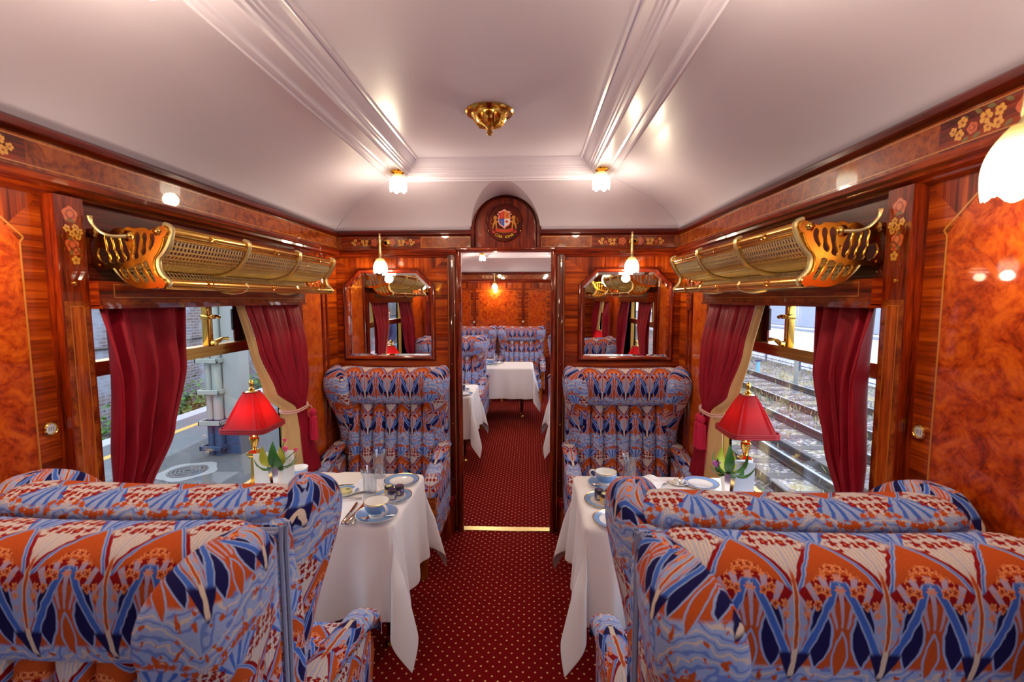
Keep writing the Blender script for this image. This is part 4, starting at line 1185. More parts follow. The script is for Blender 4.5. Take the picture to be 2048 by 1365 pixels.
def curtain(s, m, far, label, shift=0.0, tassels=1, tlabel=''):
    X = lambda a, c, h: (s*a, m(c), h)
    if far: T = [(1.66, 2.575, 2.085, 2.07, 1.168, .014), (1.40, 2.58, 2.15, 2.12, 1.145, .020), (1.17, 2.585, 2.29, 2.205, 1.14, .016), (1.05, 2.555, 2.475, 2.365, 1.135, .008), (.90, 2.60, 2.50, 2.35, 1.13, .012), (.63, 2.69, 2.53, 2.36, 1.125, .016)]
    else: T = [(1.66, 1.352, 1.745, 1.745, 1.168, .017), (1.40, 1.352, 1.695, 1.695, 1.145, .030), (1.17, 1.342, 1.60, 1.60, 1.14, .028), (1.0, 1.34, 1.475, 1.475, 1.135, .012), (.85, 1.35, 1.46, 1.46, 1.13, .014), (.63, 1.35, 1.48, 1.48, 1.125, .016)]
    if shift: T = [(a, o, r+shift*(1 if a > 1.1 else .6), l+shift*(1 if a > 1.1 else .6), d, k) for a, o, r, l, d, k in T]
    t = thing('window_curtain', label, 'curtain', (0, 0, 0), 0, 'crimson window curtains')
    nf = 5.5 if far else 4.5
    z0, z1 = 1.645, .63
    def red(u, w):
        z = z0+(z1-z0)*w; o, r, l, d, k = interp(T, z)
        uu = u+.03*sin(u*17+w*4)
        ph = u*nf*2*PI+.9*sin(w*3+u*5)
        f = sin(ph)*(.75+.25*sin(u*11))+.35*sin(ph*2+1)
        fl = min(1, (1-u)*6)
        y = o+(r-o)*uu
        bulge = .02*sin(PI*min(1, w*1.5))*(1-u)
        return (d-.012-k*f*(.55+.45*fl)-bulge, y+.010*cos(ph)*fl, z)
    b = MB(xf=X); b.grid(red, 88, 56, 'curtain', lambda u, w: (u*.6, w))
    o = b.build('curtain_cloth', None, t, angle=180); md = o.modifiers.new('t', 'SOLIDIFY'); md.thickness = .003
    if far:
        def lin(u, w):
            z = z0+(z1-z0)*w; o_, r, l, d, k = interp(T, z)
            p = red(1, w); q = 1-(1-u)**2
            return (p[0]+.002+.022*sin(PI*.5*u)+.006*sin(u*9+w*5)*u, p[1]-.004+(l-p[1]+.004)*u, z)
        b = MB(xf=X); b.grid(lin, 14, 56, 'lining', lambda u, w: (u*.2, w)); o = b.build('turned_lining', None, t, angle=180); md = o.modifiers.new('t', 'SOLIDIFY'); md.thickness = .003
        tb = thing('curtain_tieback', tlabel, 'tieback', (0, 0, 0), 0, 'corded tiebacks with tassels')
        b = MB(xf=X)
        for dz in (-.006, .004):
            b.tube([(1.172, 2.61, 1.07), (1.10, 2.56, 1.05+dz), (1.095, 2.47, 1.042+dz), (1.10, 2.38, 1.048+dz), (1.15, 2.355, 1.056+dz), (1.168, 2.40, 1.06)], .0045, 6, 'rope', sm=4)
        b.tube([(1.172, 2.61, 1.07), (1.172, 2.61, 1.10)], .004, 6, 'rope')
        b.build('cord', None, tb)
        for k in range(tassels):
            yy = 2.595+.0*k if tassels == 1 else 2.50+.045*k
            b = MB(xf=X); b.tube([(1.10, yy-.03, 1.045), (1.097, yy-.01, 1.035), (1.095, yy, 1.02)], .0035, 6, 'rope')
            b.lathe([(0, .02), (.008, .018), (.018, .008), (.021, -.004), (.017, -.018), (.012, -.024), (.017, -.030), (.0215, -.034), (.023, -.09), (.024, -.165), (0, -.165)], 36, (1.092, yy, 1.0), 'tassel', flute=18, fa=.05); b.build('tassel', None, tb)
def net(b, prof, ya, yb, step, r, m):
    L = [0]
    for k in range(1, len(prof)): L.append(L[-1]+math.dist(prof[k], prof[k-1]))
    def at(l):
        for k in range(len(prof)-1):
            if l <= L[k+1]+1e-9:
                t = (l-L[k])/(L[k+1]-L[k]); return (prof[k][0]+(prof[k+1][0]-prof[k][0])*t, prof[k][1]+(prof[k+1][1]-prof[k][1])*t)
        return prof[-1]
    n = int(L[-1]/step)
    for i in range(n+1):
        d, z = at(min(L[-1], i*step)); b.tube([(d, ya, z), (d, yb, z)], r, 4, m, cap=False)
    k = int((yb-ya)/step)
    for j in range(k+1):
        y = ya+j*step; b.tube([(d, y, z) for d, z in [at(L[-1]*q/12) for q in range(13)]], r*1.05, 4, m, cap=False)
PLATE = [(1.213, 1.851), (1.192, 1.859), (1.175, 1.857), (1.154, 1.85), (1.136, 1.858), (1.116, 1.862), (1.097, 1.859), (1.09, 1.863), (1.077, 1.865), (1.062, 1.861), (1.036, 1.863), (1.023, 1.862), (1.006, 1.855), (0.984, 1.86), (0.967, 1.861), (0.956, 1.851), (0.957, 1.834), (0.964, 1.814), (0.976, 1.793), (0.992, 1.775), (0.999, 1.76), (0.999, 1.744), (0.994, 1.727), (0.984, 1.714), (0.971, 1.708), (0.97, 1.698), (0.977, 1.687), (1.004, 1.68), (1.037, 1.678), (1.071, 1.685), (1.101, 1.7), (1.121, 1.719), (1.133, 1.736), (1.141, 1.742), (1.163, 1.741), (1.2, 1.742), (1.208, 1.753), (1.205, 1.815)]
HOLES = [[(1.196, 1.801), (1.173, 1.801), (1.162, 1.757), (1.178, 1.754)], [(1.168, 1.84), (1.162, 1.846), (1.152, 1.844), (1.15, 1.823), (1.133, 1.757), (1.152, 1.757), (1.166, 1.811)], [(1.143, 1.836), (1.133, 1.842), (1.127, 1.831), (1.126, 1.815), (1.103, 1.76), (1.125, 1.759), (1.14, 1.811)], [(1.115, 1.844), (1.102, 1.847), (1.097, 1.827), (1.086, 1.8), (1.081, 1.775), (1.084, 1.764), (1.097, 1.762), (1.113, 1.815)], [(1.079, 1.798), (1.073, 1.799), (1.075, 1.786), (1.078, 1.786)], [(1.058, 1.845), (1.048, 1.85), (1.04, 1.843), (1.044, 1.814), (1.05, 1.79), (1.049, 1.773), (1.068, 1.769), (1.063, 1.802)], [(1.029, 1.846), (1.02, 1.849), (1.014, 1.839), (1.02, 1.81), (1.022, 1.787), (1.04, 1.779), (1.033, 1.81)], [(1.0, 1.846), (0.992, 1.846), (0.986, 1.835), (0.99, 1.814), (1.0, 1.8), (1.01, 1.792), (1.005, 1.818)], [(1.121, 1.739), (1.1, 1.741), (1.09, 1.719), (1.09, 1.707), (1.1, 1.708), (1.114, 1.725)], [(1.093, 1.742), (1.073, 1.746), (1.062, 1.725), (1.053, 1.698), (1.059, 1.696), (1.08, 1.715)], [(1.067, 1.748), (1.042, 1.754), (1.033, 1.727), (1.019, 1.698), (1.029, 1.695), (1.047, 1.71), (1.061, 1.731)], [(1.038, 1.755), (1.02, 1.762), (1.014, 1.748), (1.003, 1.725), (0.993, 1.702), (0.996, 1.697), (1.013, 1.71), (1.028, 1.735)]]
def fitx(p): return 1.178+(p-1.213)*(1.178-.955)/(1.213-.956)      # plate runs from the wall to the rail
def rack(s, m, label, ya=1.40, yb=2.615):
    t = thing('luggage_rack', label, 'luggage rack', (0, 0, 0), 0, 'brass luggage racks over the windows')
    X = lambda a, c, h: (s*a, m(c), h)
    PF = [(fitx(a), z) for a, z in PLATE]; HF = [[(fitx(a), z) for a, z in h] for h in HOLES]
    for y in (ya, yb):
        curve_mesh('end_plate', [(PF, True)]+[(h, True) for h in HF], .005, 'brass_orange', t, lambda a, c, h: X(a, y+h, c), .0012)
    W_ = fitx(1.0)
    for (d, z, r, nm) in ((.957, 1.850, .0175, 'top_rail'), (.968, 1.693, .0145, 'lower_rail'), (1.168, 1.75, .007, 'wall_rail')):
        b = MB(xf=X); b.tube([(d, ya-.008, z), (d, yb+.008, z)], r, 14, 'brass')
        for k in range(6):
            a = k*PI/3; b.tube([(d+r*cos(a), ya, z+r*sin(a)), (d+r*cos(a), yb, z+r*sin(a))], r*.25, 5, 'brass', cap=False)
        if nm != 'wall_rail':
            for yy in (ya+.2, ya+.61, ya+1.02):
                for q in (-1, 1): b.tube([(d-r*.9, yy-.016, z-q*.008), (d-r*1.25, yy, z), (d-r*.9, yy+.016, z+q*.008)], .0022, 5, 'brass')
        b.build(nm, None, t)
    b = MB(xf=X)
    net(b, [(.960, 1.845), (.966, 1.815), (.978, 1.792), (.997, 1.772), (1.025, 1.758), (1.07, 1.748), (1.165, 1.744)], ya, yb, .0165, .0031, 'brass_pale')
    net(b, [(.974, 1.690), (.990, 1.683), (1.02, 1.680), (1.05, 1.683), (1.085, 1.700), (1.11, 1.725), (1.12, 1.740)], ya, yb, .0165, .0031, 'brass_pale')
    b.build('woven_mesh', None, t)
    for yy in (ya+.012, ya+.41, ya+.815, yb-.012):
        b = MB(xf=X)
        rim = [(.966, 1.874), (.944, 1.862), (.950, 1.832), (.960, 1.810), (.974, 1.789), (.990, 1.772)]
        tail = [(.994, 1.752), (.988, 1.728), (.974, 1.710), (.962, 1.698), (.966, 1.684)] if abs(yy-ya) < .02 or abs(yy-yb) < .02 else [(1.02, 1.754), (1.06, 1.742), (1.10, 1.738)]
        b.tube([(d-.006, yy, z) for d, z in rim+tail], .009, 8, 'brass_pale', sm=3); b.build('strap', None, t)
    for yy in (ya+.41, ya+.815):
        b = MB(xf=X); b.tube([(.962, yy, 1.706), (.957, yy, 1.694), (.966, yy, 1.681), (.99, yy, 1.674), (1.02, yy, 1.672), (1.06, yy, 1.678)], .0075, 8, 'brass_pale', sm=3); b.build('strap', None, t)
    b = MB(xf=X); kx = fitx(1.079)
    b.lathe([(.017, 0), (.017, -.004), (.009, -.007), (.006, -.012)], 20, (kx, ya-.003, 1.838), 'brass', 'y')
    hk = [(1.079, 1.837, -.012), (1.10, 1.834, -.03), (1.115, 1.836, -.045), (1.133, 1.848, -.055), (1.150, 1.870, -.06), (1.153, 1.889, -.062)]
    b.tube([(fitx(a), ya+o, z) for a, z, o in hk], [.005, .005, .0045, .004, .004, .0075], 8, 'brass_pale', sm=4); b.build('coat_hook', None, t)
    for d, z in ((1.172, 1.848), (fitx(.972), 1.852)):
        for y, q in ((ya, -1), (yb, 1)):
            b = MB(xf=X); b.lathe([(0, q*.016), (.008, q*.014), (.014, q*.008), (.015, 0)], 12, (d, y, z), 'brass', 'y', flute=6, fa=.12); b.build('rosette', None, t)
ident = lambda t: t
n = 0
for m, bay in ((ident, 'by the doorway'), (my, 'behind the viewer')):
    for s, nm in ((-1, 'left'), (1, 'right')):
        n += 1
        window(n, s, m, nm+' carriage window with brass transom '+bay)
        if m is ident:
            curtain(s, m, True, {-1: 'crimson curtain with tan lining tied back near the left mirror', 1: 'crimson curtain with cream lining tied back near the right mirror'}[s], 0.0 if s < 0 else -.02, 1 if s < 0 else 2, 'pink cord with crimson tassel holding back the %s far curtain' % nm if s < 0 else 'pale cord with two magenta tassels holding back the right far curtain')
            curtain(s, m, False, 'broad crimson curtain falling past the %s pillar nearer the viewer' % nm, 0 if s < 0 else -.085)
            rack(s, m, 'pierced brass luggage rack with woven mesh over the %s window' % nm)
        else:
            curtain(s, m, True, 'crimson curtain behind the viewer on the %s, tied at the rear' % nm, 0.0, 1, 'tasselled cord behind the viewer on the %s' % nm)
            curtain(s, m, False, 'crimson curtain behind the viewer on the %s, beside the pillar' % nm)
            rack(s, m, 'brass luggage rack behind the viewer on the %s, reflected in a mirror' % nm)
            make_table(*sorted((s*.415, s*1.14)), my(2.325), my(1.815), 'dining table behind the viewer on the %s' % nm, [s*.5])
            cloth_on(s, s*1.14, s*.405, my(TY), .265, .42, 'white tablecloth behind the viewer on the %s' % nm, 20+s)
            table_lamp(s*1.125, my(2.05), 'red shaded table lamp behind the viewer on the %s' % nm, .35)

# mirrors
def inset(poly, d):
    n = len(poly); out = []
    for i in range(n):
        (x0, y0), (x1, y1), (x2, y2) = poly[i-1], poly[i], poly[(i+1) % n]
        def nrm(ax, ay, bx, by):
            l = math.hypot(bx-ax, by-ay); return (-(by-ay)/l, (bx-ax)/l)
        n0, n1 = nrm(x0, y0, x1, y1), nrm(x1, y1, x2, y2)
        k = d/(1+n0[0]*n1[0]+n0[1]*n1[1]); out.append((x1+(n0[0]+n1[0])*k, y1+(n0[1]+n1[1])*k))
    return out
for s, nm in ((-1, 'left'), (1, 'right')):
    t = thing('wall_mirror', 'mirror with clipped upper corners in a mahogany frame, %s of the doorway' % nm, 'mirror', (s*.812, END-.0005, 1.535))
    P = [(-.322, -.315), (.322, -.315), (.322, .205), (.205, .322), (-.205, .322), (-.322, .205)]
    prof = [(0, 0), (0, .010), (.006, .018), (.014, .022), (.022, .018), (.027, .010), (.031, .006), (.031, .002)]
    b = MB()
    for k in range(len(prof)-1):
        A, B = inset(P, prof[k][0]), inset(P, prof[k+1][0])
        for i in range(6):
            j = (i+1) % 6
            q = [(A[i][0], -prof[k][1], A[i][1]), (A[j][0], -prof[k][1], A[j][1]), (B[j][0], -prof[k+1][1], B[j][1]), (B[i][0], -prof[k+1][1], B[i][1])]
            hz = abs(A[j][0]-A[i][0]) > abs(A[j][1]-A[i][1])
            b.face(q, 'mahogany', [(p[0], p[2]) if hz else (p[2], p[0]) for p in q])
    b.build('frame', None, t, angle=30)
    b = MB(); A, B = inset(P, .030), inset(P, .048)
    for i in range(6):
        j = (i+1) % 6; b.face([(A[i][0], -.0035, A[i][1]), (A[j][0], -.0035, A[j][1]), (B[j][0], -.006, B[j][1]), (B[i][0], -.006, B[i][1])], 'mirror_glass')
    b.face([(x, -.006, z) for x, z in B], 'mirror_glass'); b.build('bevelled_glass', None, t, smooth=False)
# small fittings
def bell(x, y, z, ax, sg, label):
    t = thing('number_disc', label, 'disc', (x, y, z), 0, 'brass number discs')
    b = MB(); b.lathe([(.0195, 0), (.0195, sg*.006), (.0165, sg*.009), (.0145, sg*.006), (.0145, sg*.004)], 24, (0, 0, 0), 'brass', ax); b.build('brass_ring', None, t)
    b = MB(); b.lathe([(.0148, sg*.004), (.010, sg*.0052), (0, sg*.0055)], 20, (0, 0, 0), 'china', ax); b.build('white_face', None, t)
    if ax == 'x':
        b = MB()
        for k in range(3): b.box((sg*.0052, -.0075+k*.006, -.006), (sg*.0062, -.0045+k*.006, .006), 'print_grey')
        b.build('numeral', None, t)
bell(-1.1795, 1.222, 1.284, 'x', 1, 'white faced brass number disc on the left wall beside the pillar')
bell(1.1795, 1.222, 1.298, 'x', -1, 'white faced brass number disc on the right wall beside the pillar')
t = thing('switch_plate', 'wooden switch plate with brass edges near the right corner curtain', 'switch', (1.165, 2.985, 1.623))
b = MB(grain='y'); b.rbox((0, -.035, -.05), (.014, .035, .05), .001, 1, 'mahogany'); b.build('plate', None, t)
b = MB()
f = lambda a, c, h: (-h, a, c)
line(b, f, [(-.034, -.049), (.034, -.049), (.034, .049), (-.034, .049)], .004, 'brass', True); b.build('brass_edge', None, t)
b = MB(); b.lathe([(.007, 0), (.007, -.004), (.005, -.006), (0, -.006)], 14, (-.001, 0, .006), 'brass', 'x'); b.tube([(-.004, 0, .006), (-.014, 0, .002)], [.003, .002], 6, 'brass'); b.build('toggle', None, t)
for s, nm in ((-1, 'left'), (1, 'right')):
    t = thing('corner_plinth', 'low carpet topped plinth against the partition, %s of the doorway' % nm, 'plinth', (s*.358, END-.037, 0))
    pl = [(0, 0), (.30, 0), (.30, -.16), (.10, -.16), (.04, -.14), (.01, -.09)]
    b = MB(xf=lambda x, y, z: (s*x, y, z), grain='z'); b.prism([(x+.01, y*.93) for x, y in pl], 0, .235, 'mahogany'); b.build('plinth_body', None, t, smooth=False)
    b = MB(xf=lambda x, y, z: (s*x, y, z)); b.prism(pl, .235, .262, 'carpet'); b.build('carpet_top', None, t, smooth=False)
t = thing('ceiling_boss', 'polished brass rose with drop finial in the centre of the ceiling', 'ceiling rose', (.003, 1.903, 2.383))
b = MB(); b.lathe([(0, 0), (.094, 0), (.096, -.004), (.090, -.010), (.072, -.012), (.066, -.016), (.064, -.026), (.052, -.044), (.03, -.056), (.0, -.058)], 48, (0, 0, 0), 'brass'); b.build('dish', None, t, angle=25)
b = MB()
for k in range(10):
    a = k*2*PI/10
    b.tube([(.062*cos(a), .062*sin(a), -.026), (.045*cos(a+.1), .045*sin(a+.1), -.050), (.018*cos(a), .018*sin(a), -.060)], [.006, .008, .004], 6, 'brass')
b.build('acanthus_ring', None, t)
b = MB(); b.lathe([(.020, -.055), (.012, -.064), (.007, -.068), (.011, -.078), (.012, -.086), (.008, -.090), (0, -.090)], 16, (0, 0, 0), 'brass_old'); b.build('finial', None, t)
# ------------------------------------------------------------------ the farther saloon seen through the doorway
F0 = END+.075
fb = [(4.10, 5.35), (5.95, 7.2)]
for s, nm in ((-1, 'left'), (1, 'right')):
    b = side_wall(s, F0, FAR, fb, 'wall', '')
    o = b.build('wall_far_'+nm, None, smooth=False); struct(o)
    for k, (w0, w1) in enumerate(fb):
        sh = w0-WY0
        window(5+k*2+(s > 0), s, (lambda t, sh=sh: t+sh), 'window of the farther saloon', y0=WY0, y1=WY0+1.25)
cornice(F0, FAR, .0, 'cornice', 'mahogany cornice round the farther saloon', True)
ceiling(F0+.028, FAR-.028, False, 'ceiling_far', 'white coved ceiling of the farther saloon')
b = MB(); b.box((-1.30, FAR, 0), (1.30, FAR+.1, 2.40), 'mahogany', 'z')
f = lambda a, c, h: (a, FAR-h, c)
ven(b, f, [(-1.18, .66), (1.18, .66), (1.18, 1.93), (-1.18, 1.93)], 'sapele', 'u')
for x0, x1 in ((-.72, -.05), (.14, .44), (.62, 1.1), (-1.1, -.86)):
    c_ = .06 if x1-x0 > .4 else 0
    ven(b, f, [(x0, .70), (x1, .70), (x1, 1.80-c_), (x1-c_, 1.80), (x0+c_, 1.80), (x0, 1.80-c_)], 'burl', 'u', .0012)
    line(b, f, [(x0, .70), (x0, 1.80-c_), (x0+c_, 1.80), (x1-c_, 1.80), (x1, 1.80-c_), (x1, .70)], .005)
ven(b, f, [(-1.18, 1.84), (1.18, 1.84), (1.18, 1.93), (-1.18, 1.93)], 'sapele', 'v', .0012)
for x in (-.79, .045, .53): b.box((x-.025, FAR-.012, .66), (x+.025, FAR, 1.93), 'mahogany', 'z')
b.box((-1.18, FAR-.015, .63), (1.18, FAR, .66), 'mahogany', 'x')
f2 = lambda a, c, h: (a, FAR-.028-h, c)
spray(b, f2, -.44-.06, 2.03, .055, -1); spray(b, f2, -.44+.06, 2.03, .055, 1)
struct(b.build('wall_far_end', None, smooth=False), 'burl panelled end wall of the farther saloon')
bell(-.80, FAR-.0125, 1.258, 'y', -1, 'left brass disc on the end wall of the farther saloon')
bell(.045, FAR-.0125, 1.265, 'y', -1, 'right brass disc on the end wall of the farther saloon')
for y in (6.85, 5.3, 4.0):
    for s, nm in ((-1, 'left'), (1, 'right')): ceiling_lamp(s*LX, y, 'lit ceiling lamp of the farther saloon, %s side, %s' % (nm, {6.85: 'by its end wall', 5.3: 'midway', 4.0: 'just past the doorway'}[y]), 11)
wall_lamp(-.435, FAR-.028, 2.03, 'glass lamp on the end wall of the farther saloon', 8)
put(.02, 7.93, PI, 'armchair in the farther saloon facing the doorway, right of the pair at its end wall')
put(-.785, 7.93, PI, 'armchair in the farther saloon at its end wall, mostly behind another chair')
put(-.765, 5.76, PI, 'armchair in the farther saloon just left of the aisle, facing the viewer')
put(-.765, 5.80, 0, 'armchair in the farther saloon turned toward the long cloth covered table')
put(.80, 5.76, PI, 'armchair in the farther saloon right of the aisle, a sliver past the door post')
put(.80, 5.80, 0, 'armchair in the farther saloon right of the aisle, turned away from the viewer')
make_table(-1.14, -.415, 4.32, 4.90, 'nearer left table of the farther saloon', [-.5])
cloth_on(-1, -1.14, -.405, 4.61, .30, .42, 'white tablecloth on the nearer left table of the farther saloon', 31)
make_table(.415, 1.14, 4.32, 4.90, 'nearer right table of the farther saloon', [.5])
cloth_on(1, 1.14, .405, 4.61, .30, .42, 'white tablecloth at the right edge of the doorway view', 32)
make_table(-1.14, .18, 6.13, 6.74, 'long table of the farther saloon before its end wall', [.05, -.9])
cloth_on(-1, -1.14, .19, 6.435, .315, .42, 'long white tablecloth of the farther saloon before its end wall', 33)
_tz = TZ
make_plate(-.53, 4.58, .088, 'blue rimmed plate with jars on the nearer left table of the farther saloon')
for k, (dx, dy, m) in enumerate(((-.025, .01, 'jam_amber'), (.0, -.02, 'jam_purple'), (.025, .015, 'jam_purple'))):
    make_jar(-.53+dx, 4.58+dy, TZ+.006, m, k, ('amber', 'front dark', 'rear dark')[k]+' jar on the plate in the farther saloon')
make_plate(-.47, 4.38, .086, 'empty plate at the front of the nearer left table, farther saloon')
make_cup(-.40, 6.45, 2.6, 'blue teacup beside the tumbler on the long far table', 'saucer under the teacup beside the tumbler on the long far table')
make_cup(-.50, 6.27, .3, 'blue teacup next to the armchair wing on the long far table', 'saucer next to the armchair wing on the long far table')
make_glass(-.31, 6.42, 'cut glass tumbler standing on the long far table', .15)
make_plate(-.29, 6.60, .085, 'plate behind the tumbler on the long far table')

# ------------------------------------------------------------------ outside, left: station platform
def ext_mats():
    g = G('asphalt'); v = g.coord()
    n = g.noise(v, 40, 5, .7); n2 = g.noise(v, .6, 3, .5)
    x, y, z = g.xyz(v)
    c = g.ramp(n*.5+n2*.5, [(.3, S(38, 40, 43)), (.7, S(64, 67, 71))])
    c2 = g.ramp(n*.4+n2*.6, [(.3, S(66, 70, 75)), (.7, S(80, 84, 89))])
    edge = x + g.noise(v, .5, 2)*.5
    g.bsdf(g.mix(g.ss(-4.1, -4.16, edge), c, c2), .85); M['asphalt'] = g.m
    g = G('brick'); v = g.coord(); x, y, z = g.xyz(v)
    bt = g.n('ShaderNodeTexBrick'); g.put(bt.inputs['Vector'], g.vec(y, z, 0.0))
    bt.inputs['Scale'].default_value = 1; bt.inputs['Brick Width'].default_value = .23; bt.inputs['Row Height'].default_value = .078; bt.inputs['Mortar Size'].default_value = .010
    g.put(bt.inputs['Color1'], S(70, 62, 68)); g.put(bt.inputs['Color2'], S(92, 78, 76)); g.put(bt.inputs['Mortar'], S(104, 108, 118))
    n = g.noise(v, 1.3, 4, .6)
    c = g.mix(g.ss(.45, .65, n), bt.outputs['Color'], S(112, 118, 134))
    g.bsdf(c, .9); M['brick'] = g.m
    g = G('ballast'); v = g.coord()
    vo = g.voro(v, 16, 1.0); n = g.noise(v, 2.2, 4, .6); n3 = g.noise(v, 1.1, 3, .6)
    d = V(g, vo.outputs['Distance'])
    cc = g.n('ShaderNodeSeparateColor'); g.put(cc.inputs[0], vo.outputs['Color'])
    c = g.ramp(V(g, cc.outputs[0])*.6+n*.4, [(.2, S(70, 66, 74)), (.5, S(124, 118, 120)), (.8, S(178, 170, 164))])
    c = g.mix(g.ss(.30, .6, d)*.6, c, S(36, 34, 44))
    c = g.mix(g.ss(.52, .68, n3)*.7, c, S(140, 130, 92))
    b = g.bsdf(c, .95); g.put(b.inputs['Normal'], g.bump(d, .6, .04)); M['ballast'] = g.m
ext_mats()
simple('platform_white', S(132, 136, 142), .8); simple('platform_yellow', S(160, 130, 66), .8)
simple('steel_cream', S(122, 130, 126), .5); simple('steel_blue', S(32, 48, 78), .5); simple('steel_pale', S(124, 130, 130), .5)
simple('iron', S(54, 54, 58), .6); simple('concrete', S(104, 106, 108), .9)
simple('rail_side', S(58, 46, 44), .7); simple('rail_top', S(120, 126, 138), .45, Metallic=.6); simple('sleeper', S(74, 68, 70), .9)
simple('hoarding', S(232, 232, 238), .9); simple('terrace_grey', S(150, 160, 186), .9); simple('slate', S(92, 100, 122), .8)
simple('weed', S(72, 104, 48), .8); simple('dry_grass', S(150, 138, 96), .9); simple('ivy', S(50, 92, 32), .7); simple('post_teal', S(110, 178, 204), .6); simple('post_dark', S(40, 56, 92), .6)
b = MB(); b.box((-5.76, -60, -1.2), (-1.72, 46, -.3), 'asphalt'); struct(b.build('platform_ground', None, smooth=False), 'grey station platform outside the left windows')
b = MB(); b.box((-5.76, -60, -.3), (-5.50, 46, -.292), 'platform_white'); struct(b.build('platform_edge_road_line', None, smooth=False), 'white platform edge')
b = MB(); b.box((-5.12, -60, -.3), (-5.01, 46, -.295), 'platform_yellow'); struct(b.build('yellow_road_line', None, smooth=False), 'yellow line along the platform')
b = MB(); b.box((-9.3, -60, -1.4), (-5.76, 46, -1.3), 'ballast'); struct(b.build('ground_left', None, smooth=False))
b = MB(); b.box((-9.4, -60, -1.3), (-9.0, 46, 3.6), 'brick'); struct(b.build('wall_brick', None, smooth=False), 'sooty brick wall beyond the platform track')
b = MB(); b.tube([(-8.97, -58, .62), (-8.97, 44, .62)], .035, 6, 'iron'); tag(b.build('wall_cable', None), 'dark cable running along the sooty brick wall', 'cable')
t = thing('platform_column', 'pale steel platform column with strapped downpipes and blue foot', 'column', (-3.70, 5.62, -.3))
b = MB(); b.box((.03, -.02, 0), (.23, .20, 4.0), 'steel_pale'); b.box((-.10, .10, 0), (.03, .16, 4.0), 'steel_cream'); b.build('steel_beam', None, t, smooth=False)
b = MB(); b.box((.028, -.022, 0), (.232, .202, .46), 'steel_blue'); b.box((-.102, .098, 0), (.03, .162, .46), 'steel_blue'); b.build('painted_foot', None, t, smooth=False)
for k, (x, r) in enumerate(((-.03, .055), (-.135, .04))):
    b = MB(); b.tube([(x, -.05, .0), (x, -.05, 4.0)], r, 14, 'steel_cream'); p = b.build('downpipe', None, t)
    b = MB(); b.tube([(x, -.05, .0), (x, -.05, .46)], r+.003, 14, 'steel_blue'); b.build('blue_base', None, p)
for k, z in enumerate((1.20, .81, .42, .10)):
    b = MB(); m = 'steel_cream' if k < 3 else 'steel_blue'
    b.rbox((-.24, -.145, z-.028), (.05, -.125, z+.028), .004, 1, m); b.rbox((-.24, -.145, z-.028), (-.22, .10, z+.028), .004, 1, m); b.rbox((.03, -.145, z-.028), (.05, .0, z+.028), .004, 1, m); b.build('pipe_strap', None, t)
b = MB(); b.lathe([(.06, 1.86), (.066, 1.88), (.06, 1.90)], 14, (-.03, -.05, 0), 'steel_cream'); b.build('pipe_collar', None, t)
t = thing('manhole_cover', 'round iron grating set in a pale concrete patch on the platform', 'manhole', (-3.72, 4.98, -.3))
b = MB(); b.lathe([(.30, 0), (.30, .006), (.19, .007)], 28, (0, 0, 0), 'concrete', flute=5, fa=.08); b.lathe([(.19, .004), (0, .004)], 28, (0, 0, 0), 'black'); b.build('concrete_collar', None, t)
b = MB()
for r in (.04, .08, .12, .16, .19): b.lathe([(r-.011, .006), (r-.011, .012), (r+.011, .012), (r+.011, .006)], 28, (0, 0, 0), 'iron')
for k in range(6): b.tube([(.03*cos(k*PI/3), .03*sin(k*PI/3), .009), (.19*cos(k*PI/3), .19*sin(k*PI/3), .009)], .007, 4, 'iron')
b.build('grating', None, t)
t = thing('drain_grate', 'slotted drain grate in the platform near the train', 'drain', (-3.52, 4.60, -.3))
b = MB(); b.box((-.16, -.05, 0), (.16, .05, .004), 'black'); b.build('channel', None, t)
b = MB()
for k in range(9): b.box((-.16+k*.038, -.05, .004), (-.145+k*.038, .05, .010), 'iron')
b.build('bars', None, t)
def leaves(name, n, fn, size, mats_, label, cat, seed, e0=-.4, e1=1.2, wd=.4):
    rnd = random.Random(seed); b = MB()
    for k in range(n):
        p = fn(rnd); a, e = rnd.uniform(0, 6.28), rnd.uniform(e0, e1); sz = size*rnd.uniform(.5, 1.4)
        d = Vector((cos(a)*cos(e), sin(a)*cos(e), sin(e)))*sz; w_ = Vector((-sin(a), cos(a), rnd.uniform(-.3, .3)))*sz*wd
        P0 = Vector(p); b.face([P0, P0+d*.5+w_, P0+d, P0+d*.5-w_], mats_[k % len(mats_)])
    o = b.build(name, None, smooth=False); return tag(o, label, cat, kind='stuff')
def ivy_at(r):
    y = r.choice((r.gauss(11, 1.6), r.gauss(17, 2.5), r.uniform(5, 40))); return (-8.55+r.gauss(0, .25), y, -1.3+abs(r.gauss(0, .33)))
leaves('foliage', 4200, ivy_at, .11, ('ivy', 'weed', 'ivy'), 'green weeds growing along the foot of the sooty brick wall', 'plants', 3)

